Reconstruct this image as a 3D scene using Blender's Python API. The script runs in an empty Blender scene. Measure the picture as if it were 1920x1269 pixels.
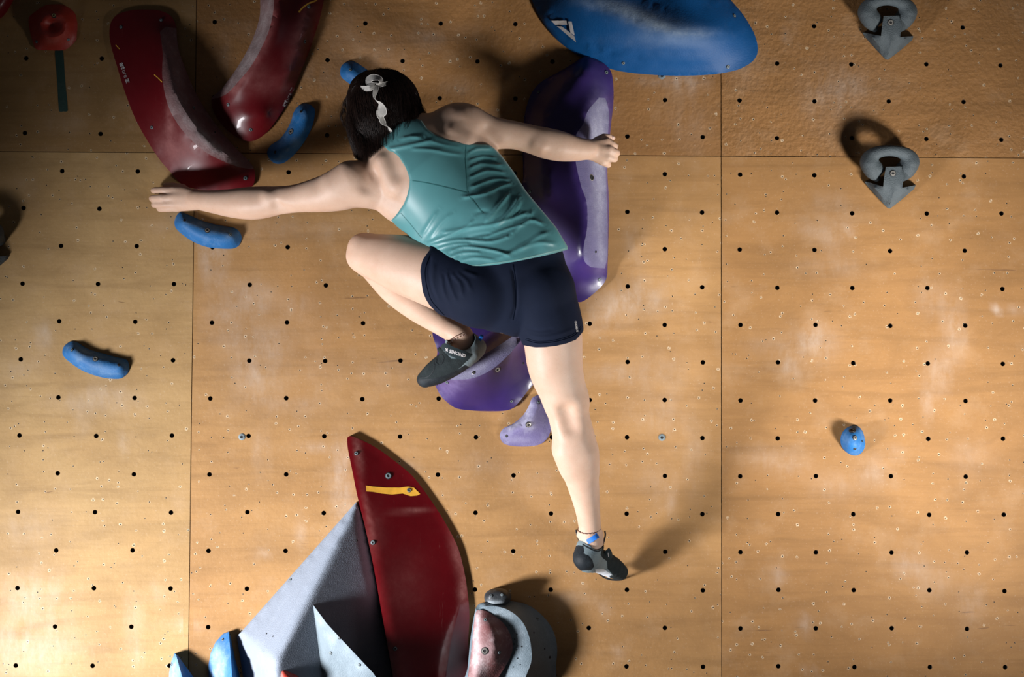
import bpy, bmesh, math, random
import numpy as np
from mathutils import Vector, Matrix
from mathutils.geometry import delaunay_2d_cdt
from mathutils.bvhtree import BVHTree
C = bpy.context.scene
COL = C.collection
random.seed(4)
RNG = np.random.RandomState(7)
Z0 = 2.0                       # height of the wall grid's reference hole above the floor
HP = 0.1075                    # half pitch of the T-nut grid

# ------------------------------------------------------------------ camera
CAM = np.array([-0.4888, -4.0475, -0.1865 + Z0])
PITCH, YAW, ROLL = 0.0357, -0.0130, 0.0042
FPX = 1920 * 50 / 36
def _rx(a): return np.array([[1, 0, 0], [0, math.cos(a), -math.sin(a)], [0, math.sin(a), math.cos(a)]])
def _rz(a): return np.array([[math.cos(a), -math.sin(a), 0], [math.sin(a), math.cos(a), 0], [0, 0, 1]])
_R = _rz(YAW) @ _rx(PITCH)
_r0, _u0, FW = _R @ [1, 0, 0], _R @ [0, 0, 1], _R @ [0, 1, 0]
RI = _r0 * math.cos(ROLL) + _u0 * math.sin(ROLL)
UP = -_r0 * math.sin(ROLL) + _u0 * math.cos(ROLL)
cd = bpy.data.cameras.new('camera'); cd.lens = 50; cd.sensor_width = 36; cd.clip_start = 0.05
cam = bpy.data.objects.new('camera', cd); COL.objects.link(cam)
cam.matrix_world = Matrix(((RI[0], UP[0], -FW[0], CAM[0]), (RI[1], UP[1], -FW[1], CAM[1]), (RI[2], UP[2], -FW[2], CAM[2]), (0, 0, 0, 1)))
C.camera = cam

def at(px, py, d=0.0):
    """photo pixel + distance off the climbing wall -> world point (array friendly)"""
    px = np.asarray(px, float); py = np.asarray(py, float); d = np.asarray(d, float)
    v = FW + RI * ((px[..., None] - 960) / FPX) - UP * ((py[..., None] - 634.5) / FPX)
    t = (-d - CAM[1]) / v[..., 1]
    return CAM + v * t[..., None]
def pix(W):
    D = np.asarray(W, float) - CAM
    z = D @ FW
    return 960 + FPX * (D @ RI) / z, 634.5 - FPX * (D @ UP) / z
def mpp(d): return (4.05 - d) / FPX

# ------------------------------------------------------------------ light, world, exposure
def area(name, loc, target, size, energy, col, sy=None, spread=180):
    l = bpy.data.lights.new(name, 'AREA'); l.energy = energy; l.color = col
    l.shape = 'RECTANGLE'; l.size = size; l.size_y = sy or size; l.spread = math.radians(spread)
    o = bpy.data.objects.new(name, l); COL.objects.link(o); o.location = loc
    o.rotation_euler = (Vector(target) - Vector(loc)).to_track_quat('-Z', 'Y').to_euler()
    return o
area('lamp_low_left', (-2.9, -1.5, 0.60), (-0.60, 0, 1.28), 0.5, 104, (0.98, 0.97, 1.0), 0.5, 74)
area('lamp_low_right', (1.95, -1.6, 0.45), (0.42, 0, 2.10), 0.5, 35, (1.0, 0.97, 0.94), 0.5, 45)
area('window_pane_light', (4.6, -1.25, 1.75), (-0.6, -0.1, 1.3), 0.45, 9, (0.85, 0.86, 1.0), 1.3)
area('window_pane_light', (4.6, -2.1, 1.65), (-0.6, -0.1, 1.3), 0.35, 7, (0.85, 0.86, 1.0), 1.2)
w = bpy.data.worlds.new('world'); C.world = w; w.use_nodes = True
w.node_tree.nodes['Background'].inputs[0].default_value = (0.78, 0.80, 0.88, 1)
w.node_tree.nodes['Background'].inputs[1].default_value = 0.095
vs = C.view_settings
vs.view_transform = 'Standard'; vs.look = 'None'; vs.gamma = 1.0; vs.use_curve_mapping = False
vs.exposure = -1.25

# ------------------------------------------------------------------ materials
def s2l(r, g, b):
    f = lambda c: (c / 255 / 12.92) if c <= 10 else ((c / 255 + 0.055) / 1.055) ** 2.4
    return (f(r), f(g), f(b), 1)
def new_mat(name):
    m = bpy.data.materials.new(name); m.use_nodes = True
    nt = m.node_tree; b = nt.nodes['Principled BSDF']
    return m, nt, b
def N(nt, typ, **kw):
    n = nt.nodes.new(typ)
    for k, v in kw.items():
        if k.startswith('i_'):
            key = k[2:]; n.inputs[int(key) if key.isdigit() else key.replace('_', ' ')].default_value = v
        else: setattr(n, k, v)
    return n
def MIX(nt, fac, a, b, mode='MIX'):
    n = nt.nodes.new('ShaderNodeMix'); n.data_type = 'RGBA'; n.blend_type = mode
    for sock, v in ((n.inputs[0], fac), (n.inputs[6], a), (n.inputs[7], b)):
        if hasattr(v, 'is_output'): nt.links.new(v, sock)
        else: sock.default_value = v
    return n.outputs[2]
def MATH(nt, op, a, b=None, c=None, clamp=False):
    n = nt.nodes.new('ShaderNodeMath'); n.operation = op; n.use_clamp = clamp
    for i, v in enumerate((a, b, c)):
        if v is None: continue
        if hasattr(v, 'is_output'): nt.links.new(v, n.inputs[i])
        else: n.inputs[i].default_value = v
    return n.outputs[0]
def coords(nt, scale=(1, 1, 1), kind='Object', loc=(0, 0, 0)):
    tc = N(nt, 'ShaderNodeTexCoord'); mp = N(nt, 'ShaderNodeMapping')
    mp.inputs['Scale'].default_value = scale; mp.inputs['Location'].default_value = loc
    nt.links.new(tc.outputs[kind], mp.inputs[0]); return mp.outputs[0]
def noise(nt, vec, scale, detail=4, rough=0.5, dist=0.0):
    n = N(nt, 'ShaderNodeTexNoise'); n.inputs['Scale'].default_value = scale
    n.inputs['Detail'].default_value = detail; n.inputs['Roughness'].default_value = rough
    n.inputs['Distortion'].default_value = dist
    nt.links.new(vec, n.inputs['Vector']); return n.outputs[0]
def ramp(nt, v, a, b, lo=0.0, hi=1.0):
    n = N(nt, 'ShaderNodeMapRange'); n.clamp = True
    n.inputs[1].default_value = a; n.inputs[2].default_value = b
    n.inputs[3].default_value = lo; n.inputs[4].default_value = hi
    nt.links.new(v, n.inputs[0]); return n.outputs[0]
def bump(nt, b, h, strength, dist=0.001):
    n = N(nt, 'ShaderNodeBump'); n.inputs['Strength'].default_value = strength
    n.inputs['Distance'].default_value = dist
    nt.links.new(h, n.inputs['Height']); nt.links.new(n.outputs[0], b.inputs['Normal'])

def plastic(name, col, rough=0.45, tex=0.3, chalk=(0.78, 0.78, 0.80, 1), grain=220, spec=0.5, coat=0.0, var=0.25, chalky=1.0, scuff=0.0):
    m, nt, b = new_mat(name)
    v = coords(nt)
    n1 = noise(nt, v, 9, 5, 0.6); n2 = noise(nt, v, 38, 6, 0.7); n3 = noise(nt, v, grain, 2, 0.5)
    dark = tuple(c * (1 - var) for c in col[:3]) + (1,)
    c0 = MIX(nt, ramp(nt, n1, 0.3, 0.7), dark, col)
    at_ = N(nt, 'ShaderNodeAttribute', attribute_name='chalk')
    f = MATH(nt, 'MULTIPLY', at_.outputs['Fac'], ramp(nt, n2, 0.25, 0.75, 0.35, 1.1))
    haze = MATH(nt, 'MULTIPLY', ramp(nt, n2, 0.5, 0.8), 0.16 * chalky)
    f = MATH(nt, 'ADD', f, haze, clamp=True)
    if scuff:
        ms = coords(nt, (1, 1, 0.12))
        sc = ramp(nt, noise(nt, ms, 90, 6, 0.75, 0.6), 0.62, 0.74, 0, scuff)
        f = MATH(nt, 'ADD', f, MATH(nt, 'MULTIPLY', sc, ramp(nt, n1, 0.42, 0.62)), clamp=True)
    c1 = MIX(nt, f, c0, chalk)
    nt.links.new(c1, b.inputs['Base Color'])
    nt.links.new(MATH(nt, 'MULTIPLY_ADD', f, 0.5, rough, clamp=True), b.inputs['Roughness'])
    b.inputs['Specular IOR Level'].default_value = spec
    b.inputs['Coat Weight'].default_value = coat; b.inputs['Coat Roughness'].default_value = 0.04
    if tex: bump(nt, b, n3, tex, 0.002)
    return m
def simple(name, col, rough=0.5, metal=0.0, spec=0.5):
    m, nt, b = new_mat(name)
    n = noise(nt, coords(nt), 60, 3)
    dk = tuple(c * 0.8 for c in col[:3]) + (1,)
    nt.links.new(MIX(nt, ramp(nt, n, 0.3, 0.7), dk, col), b.inputs['Base Color'])
    b.inputs['Roughness'].default_value = rough; b.inputs['Metallic'].default_value = metal
    b.inputs['Specular IOR Level'].default_value = spec
    return m

def plywood(name, ca, cb, seed, grit=0.15, gscale=1.0):
    m, nt, b = new_mat(name)
    v = coords(nt, loc=(seed * 3.1, 0, seed * 1.7))
    vg = coords(nt, (1.1, 1, 13), loc=(seed * 2.3, 0, seed))
    vf = coords(nt, (5, 1, 170), loc=(seed, 0, seed * .5))
    g1 = noise(nt, vg, 1.6, 6, 0.6, 0.7); g2 = noise(nt, vf, 1.0, 4, 0.6, 0.25)
    big = noise(nt, v, 1.9, 4, 0.55); mid = noise(nt, v, 9, 6, 0.65); fine = noise(nt, v, 160, 3, 0.7)
    c = MIX(nt, ramp(nt, big, 0.35, 0.65), ca, cb)
    c = MIX(nt, ramp(nt, g1, 0.48, 0.68, 0, 0.50), c, tuple(x * 0.66 for x in ca[:3]) + (1,))
    c = MIX(nt, ramp(nt, g2, 0.55, 0.72, 0, 0.20), c, tuple(x * 0.60 for x in ca[:3]) + (1,))
    c = MIX(nt, ramp(nt, mid, 0.52, 0.72, 0, 0.25), c, (0.46, 0.32, 0.20, 1))
    c = MIX(nt, ramp(nt, noise(nt, coords(nt, (1, 1, 1.6), loc=(seed*9, 0, seed*4)), 4.5, 7, 0.7, .5), 0.40, 0.66, 0, 0.42), c, tuple(x * 0.62 for x in ca[:3]) + (1,))
    # fine speckle of dirt and chalk dust
    c = MIX(nt, ramp(nt, fine, 0.60, 0.72, 0, 0.20), c, (0.62, 0.54, 0.44, 1))
    c = MIX(nt, ramp(nt, fine, 0.28, 0.40, 0.26, 0), c, (0.16, 0.09, 0.04, 1))
    # stray streaks
    vk = coords(nt, (2.2, 1, 26), loc=(seed * 7, 0, seed * 5))
    st = ramp(nt, noise(nt, vk, 2.0, 3, 0.5, 1.2), 0.735, 0.76, 0, 0.55)
    c = MIX(nt, st, c, (0.12, 0.06, 0.03, 1))
    # chalk smudges (vertex layer broken up by noise)
    a = N(nt, 'ShaderNodeAttribute', attribute_name='chalk')
    sm = MATH(nt, 'MULTIPLY', a.outputs['Fac'], ramp(nt, noise(nt, coords(nt, (1.6, 1, .8)), 14, 7, 0.68), 0.36, 0.72, 0.15, 1.25), clamp=True)
    c = MIX(nt, MATH(nt, 'MULTIPLY', sm, 0.62), c, (0.52, 0.44, 0.37, 1))
    hb = None
    # screw holes: dark pin prick in a ragged pale chip
    for k, (sc, p) in enumerate(((15.0, 0.60), (11.0, 0.50), (23.0, 0.26))):
        vo = N(nt, 'ShaderNodeTexVoronoi'); vo.inputs['Scale'].default_value = sc
        vo.voronoi_dimensions = '2D'
        comb = N(nt, 'ShaderNodeCombineXYZ'); sep = N(nt, 'ShaderNodeSeparateXYZ')
        vv = coords(nt, loc=(seed * 1.3 + k * 5.3, 0, seed * 2.1 + k * 3.7)); nt.links.new(vv, sep.inputs[0])
        nt.links.new(sep.outputs[0], comb.inputs[0]); nt.links.new(sep.outputs[2], comb.inputs[1])
        nt.links.new(comb.outputs[0], vo.inputs['Vector'])
        cs = N(nt, 'ShaderNodeSeparateColor'); nt.links.new(vo.outputs['Color'], cs.inputs[0])
        on = MATH(nt, 'LESS_THAN', cs.outputs[0], p)
        dm = MATH(nt, 'DIVIDE', vo.outputs['Distance'], sc)
        rag = MATH(nt, 'MULTIPLY_ADD', noise(nt, coords(nt), 260, 2), 0.008, -0.004)
        rd = MATH(nt, 'ADD', dm, rag)
        ringsz = MATH(nt, 'MULTIPLY_ADD', cs.outputs[1], 0.0030, 0.0016)
        ring = MATH(nt, 'MULTIPLY', MATH(nt, 'LESS_THAN', rd, ringsz), on)
        dot = MATH(nt, 'MULTIPLY', MATH(nt, 'LESS_THAN', dm, 0.0017), on)
        c = MIX(nt, MATH(nt, 'MULTIPLY', ring, ramp(nt, noise(nt, coords(nt), 190, 2), .38, .62, 0.12, 0.62)), c, (0.72, 0.60, 0.42, 1))
        c = MIX(nt, dot, c, (0.012, 0.009, 0.007, 1))
    nt.links.new(c, b.inputs['Base Color'])
    b.inputs['Roughness'].default_value = 0.6; b.inputs['Specular IOR Level'].default_value = 0.2
    hh = MATH(nt, 'ADD', noise(nt, v, 75, 3, 0.5), MATH(nt, 'MULTIPLY', g2, 0.15))
    bump(nt, b, hh, grit, 0.004 * gscale)
    return m

M = {}
M['hole'] = simple('hole_barrel', (0.035, 0.022, 0.014, 1), 0.7)
M['nut'] = simple('dark_steel', (0.10, 0.10, 0.10, 1), 0.4, 0.8)
M['ring'] = simple('steel', (0.42, 0.40, 0.36, 1), 0.35, 0.6)
M['brass'] = simple('brass', (0.52, 0.40, 0.18, 1), 0.35, 0.7)
M['dark'] = simple('socket_black', (0.012, 0.012, 0.013, 1), 0.6)
M['zinc'] = simple('galvanised', (0.20, 0.25, 0.27, 1), 0.6, 0.2)
M['blue'] = plastic('blue_resin', (0.014, 0.125, 0.34, 1), 0.58, 0.35, chalk=(0.26, 0.36, 0.46, 1), chalky=1.9, spec=.3)
M['bigblue'] = plastic('blue_fibreglass', (0.002, 0.062, 0.20, 1), 0.55, 0.25, chalk=(0.30, 0.38, 0.48, 1), chalky=0.15, var=.12, spec=.25)
M['red'] = plastic('red_gloss', (0.120, 0.0025, 0.006, 1), 0.36, 0.0, chalk=(0.42, 0.17, 0.16, 1), coat=0.12, chalky=0.10, var=.2, scuff=0.28, spec=.3)
M['redfin'] = plastic('red_lacquer', (0.105, 0.0025, 0.005, 1), 0.13, 0.0, chalk=(0.40, 0.18, 0.16, 1), coat=0.5, chalky=0.08, var=.2, scuff=0.25)
M['redgrip'] = plastic('red_grip', (0.20, 0.085, 0.085, 1), 0.65, 0.5, chalk=(0.46, 0.38, 0.38, 1), chalky=1.6)
M['purple'] = plastic('purple_gloss', (0.034, 0.018, 0.108, 1), 0.32, 0.0, chalk=(0.30, 0.24, 0.46, 1), coat=0.12, chalky=0.1, spec=.35)
M['purplegrip'] = plastic('purple_grip', (0.10, 0.088, 0.19, 1), 0.75, 0.6, chalk=(0.28, 0.28, 0.36, 1), grain=330)
M['lilac'] = plastic('lilac_resin', (0.115, 0.095, 0.23, 1), 0.65, 0.4, chalk=(0.38, 0.38, 0.47, 1), chalky=2.2)
M['grey'] = plastic('grey_texture', (0.20, 0.235, 0.29, 1), 0.7, 0.55, chalk=(0.55, 0.58, 0.64, 1), grain=420, chalky=.5, var=.1)
M['grey2'] = plastic('blue_grey_texture', (0.115, 0.160, 0.190, 1), 0.65, 0.55, chalk=(0.38, 0.45, 0.50, 1), grain=300, chalky=1.2)
M['stone'] = plastic('slate_resin', (0.050, 0.066, 0.074, 1), 0.7, 0.9, chalk=(0.15, 0.18, 0.19, 1), grain=380, chalky=1.2)
M['black'] = plastic('black_resin', (0.02, 0.024, 0.028, 1), 0.5, 0.3, chalk=(0.40, 0.46, 0.50, 1), chalky=1.0)
M['pink'] = plastic('worn_pink', (0.17, 0.055, 0.055, 1), 0.6, 0.4, chalk=(0.55, 0.46, 0.47, 1), chalky=3.0)
M['orange'] = plastic('orange_red_resin', (0.33, 0.022, 0.010, 1), 0.5, 0.3, chalk=(0.40, 0.20, 0.16, 1), chalky=.8)
M['tape'] = plastic('dark_green_tape', (0.012, 0.045, 0.035, 1), 0.6, 0.2, chalk=(0.1, 0.13, 0.12, 1))
M['print'] = simple('white_print', (0.52, 0.50, 0.50, 1), 0.6)
M['warm_glint'] = simple('amber_painted_glint', (0.95, 0.50, 0.06, 1), 0.35)  # flat amber standing in for warm lights mirrored in the red gloss

# ------------------------------------------------------------------ object helpers
BV = {}
def tag(o, label=None, cat=None, group=None, kind=None):
    if label: o['label'] = label
    if cat: o['category'] = cat
    if group: o['group'] = group
    if kind: o['kind'] = kind
    return o
def mesh_obj(name, verts, faces, mats, parent=None, fmat=None, smooth=True, angle=None, attrs=None):
    me = bpy.data.meshes.new(name)
    verts = np.asarray(verts, float)
    me.from_pydata(verts.tolist(), [], [list(map(int, f)) for f in faces])
    for m in (mats if isinstance(mats, (list, tuple)) else [mats]): me.materials.append(m)
    if fmat is not None: me.polygons.foreach_set('material_index', np.asarray(fmat, np.int32))
    if smooth:
        me.polygons.foreach_set('use_smooth', [True] * len(me.polygons))
        if angle is not None: me.set_sharp_from_angle(angle=math.radians(angle))
    for k, v in (attrs or {}).items():
        a = me.attributes.new(k, 'FLOAT', 'POINT'); a.data.foreach_set('value', np.asarray(v, np.float32))
    me.update()
    o = bpy.data.objects.new(name, me); COL.objects.link(o)
    if parent is not None: child_of(o, parent)
    return o
def child_of(o, p):
    o.parent = p; o.matrix_parent_inverse = p.matrix_world.inverted() if p.matrix_world else Matrix()
def empty(name, loc):
    o = bpy.data.objects.new(name, None); COL.objects.link(o); o.location = tuple(loc)
    o.matrix_world = Matrix.Translation(Vector(tuple(loc))); o.empty_display_size = 0.05
    return o
def inpoly(x, y, poly):
    x = np.asarray(x, float); y = np.asarray(y, float); r = np.zeros(x.shape, bool)
    n = len(poly); j = n - 1
    for i in range(n):
        xi, yi = poly[i]; xj, yj = poly[j]
        if yi != yj:
            c = ((yi > y) != (yj > y)) & (x < (xj - xi) * (y - yi) / (yj - yi) + xi)
            r ^= c
        j = i
    return r
def segdist(x, y, pts, closed=False):
    d = np.full(np.shape(x), 1e9)
    n = len(pts); rng = range(n) if closed else range(n - 1)
    for i in rng:
        ax, ay = pts[i][:2]; bx, by = pts[(i + 1) % n][:2]
        vx, vy = bx - ax, by - ay; L = vx * vx + vy * vy + 1e-9
        t = np.clip(((x - ax) * vx + (y - ay) * vy) / L, 0, 1)
        d = np.minimum(d, np.hypot(x - ax - t * vx, y - ay - t * vy))
    return d
def catmull(pts, closed, step):
    P = np.asarray(pts, float); n = len(P); out = []
    for i in range(n if closed else n - 1):
        p1, p2 = P[i], P[(i + 1) % n]
        p0 = P[(i - 1) % n] if closed or i > 0 else 2 * p1 - p2
        p3 = P[(i + 2) % n] if closed or i + 2 < n else 2 * p2 - p1
        L = np.linalg.norm((p2 - p1)[:2]); k = max(1, int(round(L / step)))
        # limit tangents so that tight corners do not overshoot
        m1, m2 = (p2 - p0) * .5, (p3 - p1) * .5
        for m in (m1, m2):
            l = np.linalg.norm(m[:2])
            if l > L: m *= L / l
        for j in range(k):
            t = j / k
            out.append((2*t**3-3*t**2+1)*p1 + (t**3-2*t**2+t)*m1 + (-2*t**3+3*t**2)*p2 + (t**3-t**2)*m2)
    if not closed: out.append(P[-1])
    return np.array(out)
def blobs(px, py, lst):
    v = np.zeros(np.shape(px))
    for b in lst:
        x, y, rx, ry, a = b[:5]; th = math.radians(b[5]) if len(b) > 5 else 0
        dx, dy = px - x, py - y
        u = dx * math.cos(th) + dy * math.sin(th); w_ = -dx * math.sin(th) + dy * math.cos(th)
        v += a * np.exp(-((u / rx) ** 2 + (w_ / ry) ** 2))
    return v

def relief(name, outline, mat, sp=7, edge=0.004, creases=(), prof=None, regions=(), chalk=(), parent=None,
           iters=700, post=0, angle=38, base=0.0, hf=None, straight=False, back=True):
    """raised body on the wall: outline and crease polylines (px,py[,height m]); the skin between them is relaxed"""
    ol = catmull(outline, True, sp * 0.7) if not straight else catmull_lin(outline, sp)
    n0 = len(ol); pts = [tuple(p[:2]) for p in ol]; H = [p[2] if len(p) > 2 else edge for p in ol]
    fixed = [True] * n0; edges = [(i, (i + 1) % n0) for i in range(n0)]
    o2 = [(p[0], p[1]) for p in ol]
    for cr in creases:
        c = catmull(cr, False, sp * 0.8) if not straight else catmull_lin(cr, sp, False)
        s = len(pts)
        for p in c:
            pts.append((p[0], p[1])); H.append(p[2]); fixed.append(True)
        edges += [(s + i, s + i + 1) for i in range(len(c) - 1)]
    for rg in regions:
        if len(rg) > 3 and rg[3]:               # border runs along creases: reuse their points
            prev = None
            q = [(float(a), float(b)) for a, b in catmull_lin([t[:2] for t in rg[0]], sp)]
            for p in q + [q[0]]:
                k = None; ar = np.array(pts); dd = np.hypot(ar[:, 0] - p[0], ar[:, 1] - p[1]); i_ = int(dd.argmin())
                if dd[i_] < 1.0: k = i_
                elif inpoly(np.array([p[0]]), np.array([p[1]]), o2)[0] and segdist(np.array([p[0]]), np.array([p[1]]), o2, True)[0] > 1.5:
                    pts.append(p); H.append(0); fixed.append(False); k = len(pts) - 1
                if k is not None and prev is not None and k != prev: edges.append((prev, k))
                prev = k
            continue
        c = catmull(rg[0], True, sp * 0.8); ins = inpoly(c[:, 0], c[:, 1], o2)
        prev = None
        for p, k in zip(list(c) + [c[0]], list(ins) + [ins[0]]):
            if k:
                pts.append((p[0], p[1])); H.append(0); fixed.append(False)
                if prev is not None: edges.append((prev, len(pts) - 1))
                prev = len(pts) - 1
            else: prev = None
    ox = np.array(o2); x0, y0 = ox.min(0); x1, y1 = ox.max(0)
    gx, gy = np.meshgrid(np.arange(x0, x1, sp), np.arange(y0, y1, sp * .87))
    gx[1::2] += sp / 2
    gx = gx.ravel(); gy = gy.ravel()
    ex = np.array(pts)
    ok = inpoly(gx, gy, o2) & (segdist(gx, gy, o2, True) > sp * .45)
    gx, gy = gx[ok], gy[ok]
    dmin = np.sqrt(((gx[:, None] - ex[None, :, 0]) ** 2 + (gy[:, None] - ex[None, :, 1]) ** 2).min(1)) if len(gx) else gx
    gx, gy = gx[dmin > sp * .5], gy[dmin > sp * .5]
    pts += list(zip(gx, gy)); H += [0] * len(gx); fixed += [False] * len(gx)
    r = delaunay_2d_cdt([Vector(p) for p in pts], edges, [], 0, 1e-4)
    V = np.array([tuple(v) for v in r[0]]); F = np.array([list(f) for f in r[2]])
    cen = V[F].mean(1); F = F[inpoly(cen[:, 0], cen[:, 1], o2)]
    Hh = np.zeros(len(V)); fx = np.zeros(len(V), bool)
    for i, ov in enumerate(r[3]):
        for k in ov:
            if k < len(H) and fixed[k]: Hh[i] = max(Hh[i], H[k]); fx[i] = True
    # drop degenerate, orient to the viewer (photo y points down)
    a, b_, c_ = V[F[:, 0]], V[F[:, 1]], V[F[:, 2]]
    ar = (b_[:, 0]-a[:, 0])*(c_[:, 1]-a[:, 1]) - (b_[:, 1]-a[:, 1])*(c_[:, 0]-a[:, 0])
    F = F[np.abs(ar) > 1e-3]; ar = ar[np.abs(ar) > 1e-3]
    F[ar > 0] = F[ar > 0][:, ::-1]
    E = np.unique(np.sort(np.vstack([F[:, [0, 1]], F[:, [1, 2]], F[:, [2, 0]]]), 1), axis=0)
    deg = np.bincount(E.ravel(), minlength=len(V)).astype(float); deg[deg == 0] = 1
    def relax(Hc, fxm, it):
        for _ in range(it):
            s = np.bincount(E[:, 0], Hc[E[:, 1]], len(V)) + np.bincount(E[:, 1], Hc[E[:, 0]], len(V))
            Hn = s / deg; Hc = np.where(fxm, Hc, Hn)
        return Hc
    dist = segdist(V[:, 0], V[:, 1], o2, True)
    if creases:
        Hh[~fx] = Hh[fx].mean(); Hh = relax(Hh, fx, iters)
    if hf is not None: Hh = hf(V[:, 0], V[:, 1], dist, Hh)
    elif prof is not None:
        Hm, wd = prof; u = np.clip(dist / wd, 0, 1)
        Hh = edge + (Hm - edge) * np.sqrt(1 - (1 - u) ** 2)
    bd = dist < 0.3
    if post: Hh = relax(Hh, bd, post)
    elif post is None: Hh = relax(Hh, bd | fx, 2)
    top = at(V[:, 0], V[:, 1], Hh + base)
    chk = blobs(V[:, 0], V[:, 1], chalk) if chalk else np.zeros(len(V))
    # rim down to the wall
    cnt = {}
    for f in F:
        for i in range(3):
            e = (f[i], f[(i + 1) % 3]); k = (min(e), max(e)); cnt.setdefault(k, []).append(e)
    rim = [v[0] for v in cnt.values() if len(v) == 1]
    bot = {}; bverts = []
    for e in rim:
        for i in e:
            if i not in bot:
                bot[i] = len(top) + len(bverts)
                bverts.append(at(V[i, 0], V[i, 1], max(base - 0.0, 0)))
    allv = np.vstack([top, np.array(bverts)]); chk = np.concatenate([chk, np.zeros(len(bverts))])
    rf = [(e[1], e[0], bot[e[0]], bot[e[1]]) for e in rim]
    cen = V[F].mean(1)
    owner = np.zeros(len(F), int)
    for k, rg in enumerate(regions): owner[inpoly(cen[:, 0], cen[:, 1], rg[0] if (len(rg) > 3 and rg[3]) else [tuple(q) for q in catmull(rg[0], True, sp*.8)])] = k + 1
    def build(nm, faces, mt, par):
        used = np.unique(np.concatenate([np.asarray(f).ravel() for f in faces]))
        mp = -np.ones(len(allv), int); mp[used] = np.arange(len(used))
        return mesh_obj(nm, allv[used], [[mp[i] for i in f] for f in faces], mt, par, angle=angle, attrs={'chalk': np.clip(chk[used], 0, 1)})
    main = build(name, [list(f) for f in F[owner == 0]] + rf, mat, parent)
    for k, rg in enumerate(regions):
        fs = [list(f) for f in F[owner == k + 1]]
        if fs: build(rg[1], fs, rg[2], main if parent is None else parent)
    BV[main.name] = BVHTree.FromPolygons([Vector(v) for v in allv], [list(f) for f in F] + [list(f) for f in rf])
    return main
def facets(verts, tris):
    Vt = np.array(verts, float)
    def hf(x, y, d, H):
        best = np.full(len(x), -1e9); out = np.zeros(len(x))
        for t in tris:
            (ax, ay, az), (bx, by, bz), (cx, cy, cz) = Vt[list(t)]
            D = (by-cy)*(ax-cx) + (cx-bx)*(ay-cy)
            u = ((by-cy)*(x-cx) + (cx-bx)*(y-cy)) / D; v = ((cy-ay)*(x-cx) + (ax-cx)*(y-cy)) / D; w_ = 1-u-v
            m = np.minimum(np.minimum(u, v), w_); k = m > best
            out[k] = (u*az + v*bz + w_*cz)[k]; best[k] = m[k]
        return np.maximum(out, .004)
    return hf
def creg(cr, sp): return [tuple(q[:2]) for q in catmull(cr, False, sp * .8)]
def catmull_lin(pts, step, closed=True):
    P = np.asarray(pts, float); n = len(P); out = []
    for i in range(n if closed else n - 1):
        a, b = P[i], P[(i + 1) % n]; k = max(1, int(round(np.linalg.norm((b - a)[:2]) / step)))
        for j in range(k): out.append(a + (b - a) * j / k)
    if not closed: out.append(P[-1])
    return np.array(out)
def hit(bv, px, py):
    d = Vector(tuple(at(px, py, 0) - CAM)).normalized()
    r = bv.ray_cast(Vector(CAM), d)
    if r[0] is None: return Vector(at(px, py, 0.0)), Vector((0, -1, 0))
    n = r[1]
    if n.dot(d) > 0: n = -n
    return r[0], n
def fastener(name, par, bv, px, py, rpx, mats=('dark', 'ring', 'dark'), lift=0.0012, straight=True):
    p, n = hit(bv, px, py)
    if straight: n = (n + Vector((0, -.25, 0))).normalized()
    r = rpx * mpp(0.05)
    q = n.to_track_quat('Z', 'Y')
    prof = [(r, -.003), (r, lift), (r * .80, lift + .0004), (r * .78, lift + .0012), (r * .46, lift + .0016), (r * .42, lift + .0004), (0.0001, lift + .0003)]
    k = 14; V = []; F = []; fm = []
    for a, z in prof:
        for j in range(k):
            th = 2 * math.pi * j / k; V.append(p + q @ Vector((a * math.cos(th), a * math.sin(th), z)))
    for i in range(len(prof) - 1):
        for j in range(k):
            F.append((i*k + j, i*k + (j+1) % k, (i+1)*k + (j+1) % k, (i+1)*k + j))
            fm.append(0 if i < 2 else (1 if i < 5 else 2))
    return mesh_obj(name, [tuple(v) for v in V], F, [M[x] for x in mats], par, fm, angle=35)
def bolts(o, lst):
    bv = BV[o.name]
    for t in lst:
        px, py, r = t[:3]; k = t[3] if len(t) > 3 else 'screw'
        if k == 'bolt': fastener('bolt', o, bv, px, py, r)
        elif k == 'brass': fastener('bolt', o, bv, px, py, r, ('dark', 'brass', 'dark'))
        elif k == 'bore': fastener('bolt_hole', o, bv, px, py, r, ('ring', 'dark', 'dark'))
        elif k == 'hole': fastener('screw_hole', o, bv, px, py, r, ('dark', 'dark', 'dark'), 0.0003)
        else: fastener('screw', o, bv, px, py, r, ('dark', 'zinc', 'dark'))
def decal(name, tris_px, faces, bv, mat, par, off=0.0009):
    V = [];
    for x, y in tris_px:
        p, n = hit(bv, x, y); d = (Vector(CAM) - p).normalized()
        V.append(tuple(p + d * off))
    F = []
    for f in faces:
        a = sum(tris_px[f[i]][0]*tris_px[f[(i+1) % len(f)]][1]-tris_px[f[(i+1) % len(f)]][0]*tris_px[f[i]][1] for i in range(len(f)))
        F.append(list(f)[::-1] if a > 0 else list(f))
    return mesh_obj(name, V, F, mat, par, smooth=False)
def decal_polys(name, polys, bv, mat, par, off=0.0009):
    P = []; F = []
    for poly in polys:
        s = len(P); P += [tuple(p) for p in poly]
        r = delaunay_2d_cdt([Vector(p) for p in poly], [(i, (i+1) % len(poly)) for i in range(len(poly))], [], 1, 1e-5)
        P = P[:s] + [tuple(v) for v in r[0]]; F += [tuple(s + i for i in f) for f in r[2]]
    return decal(name, P, F, bv, mat, par, off)
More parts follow.
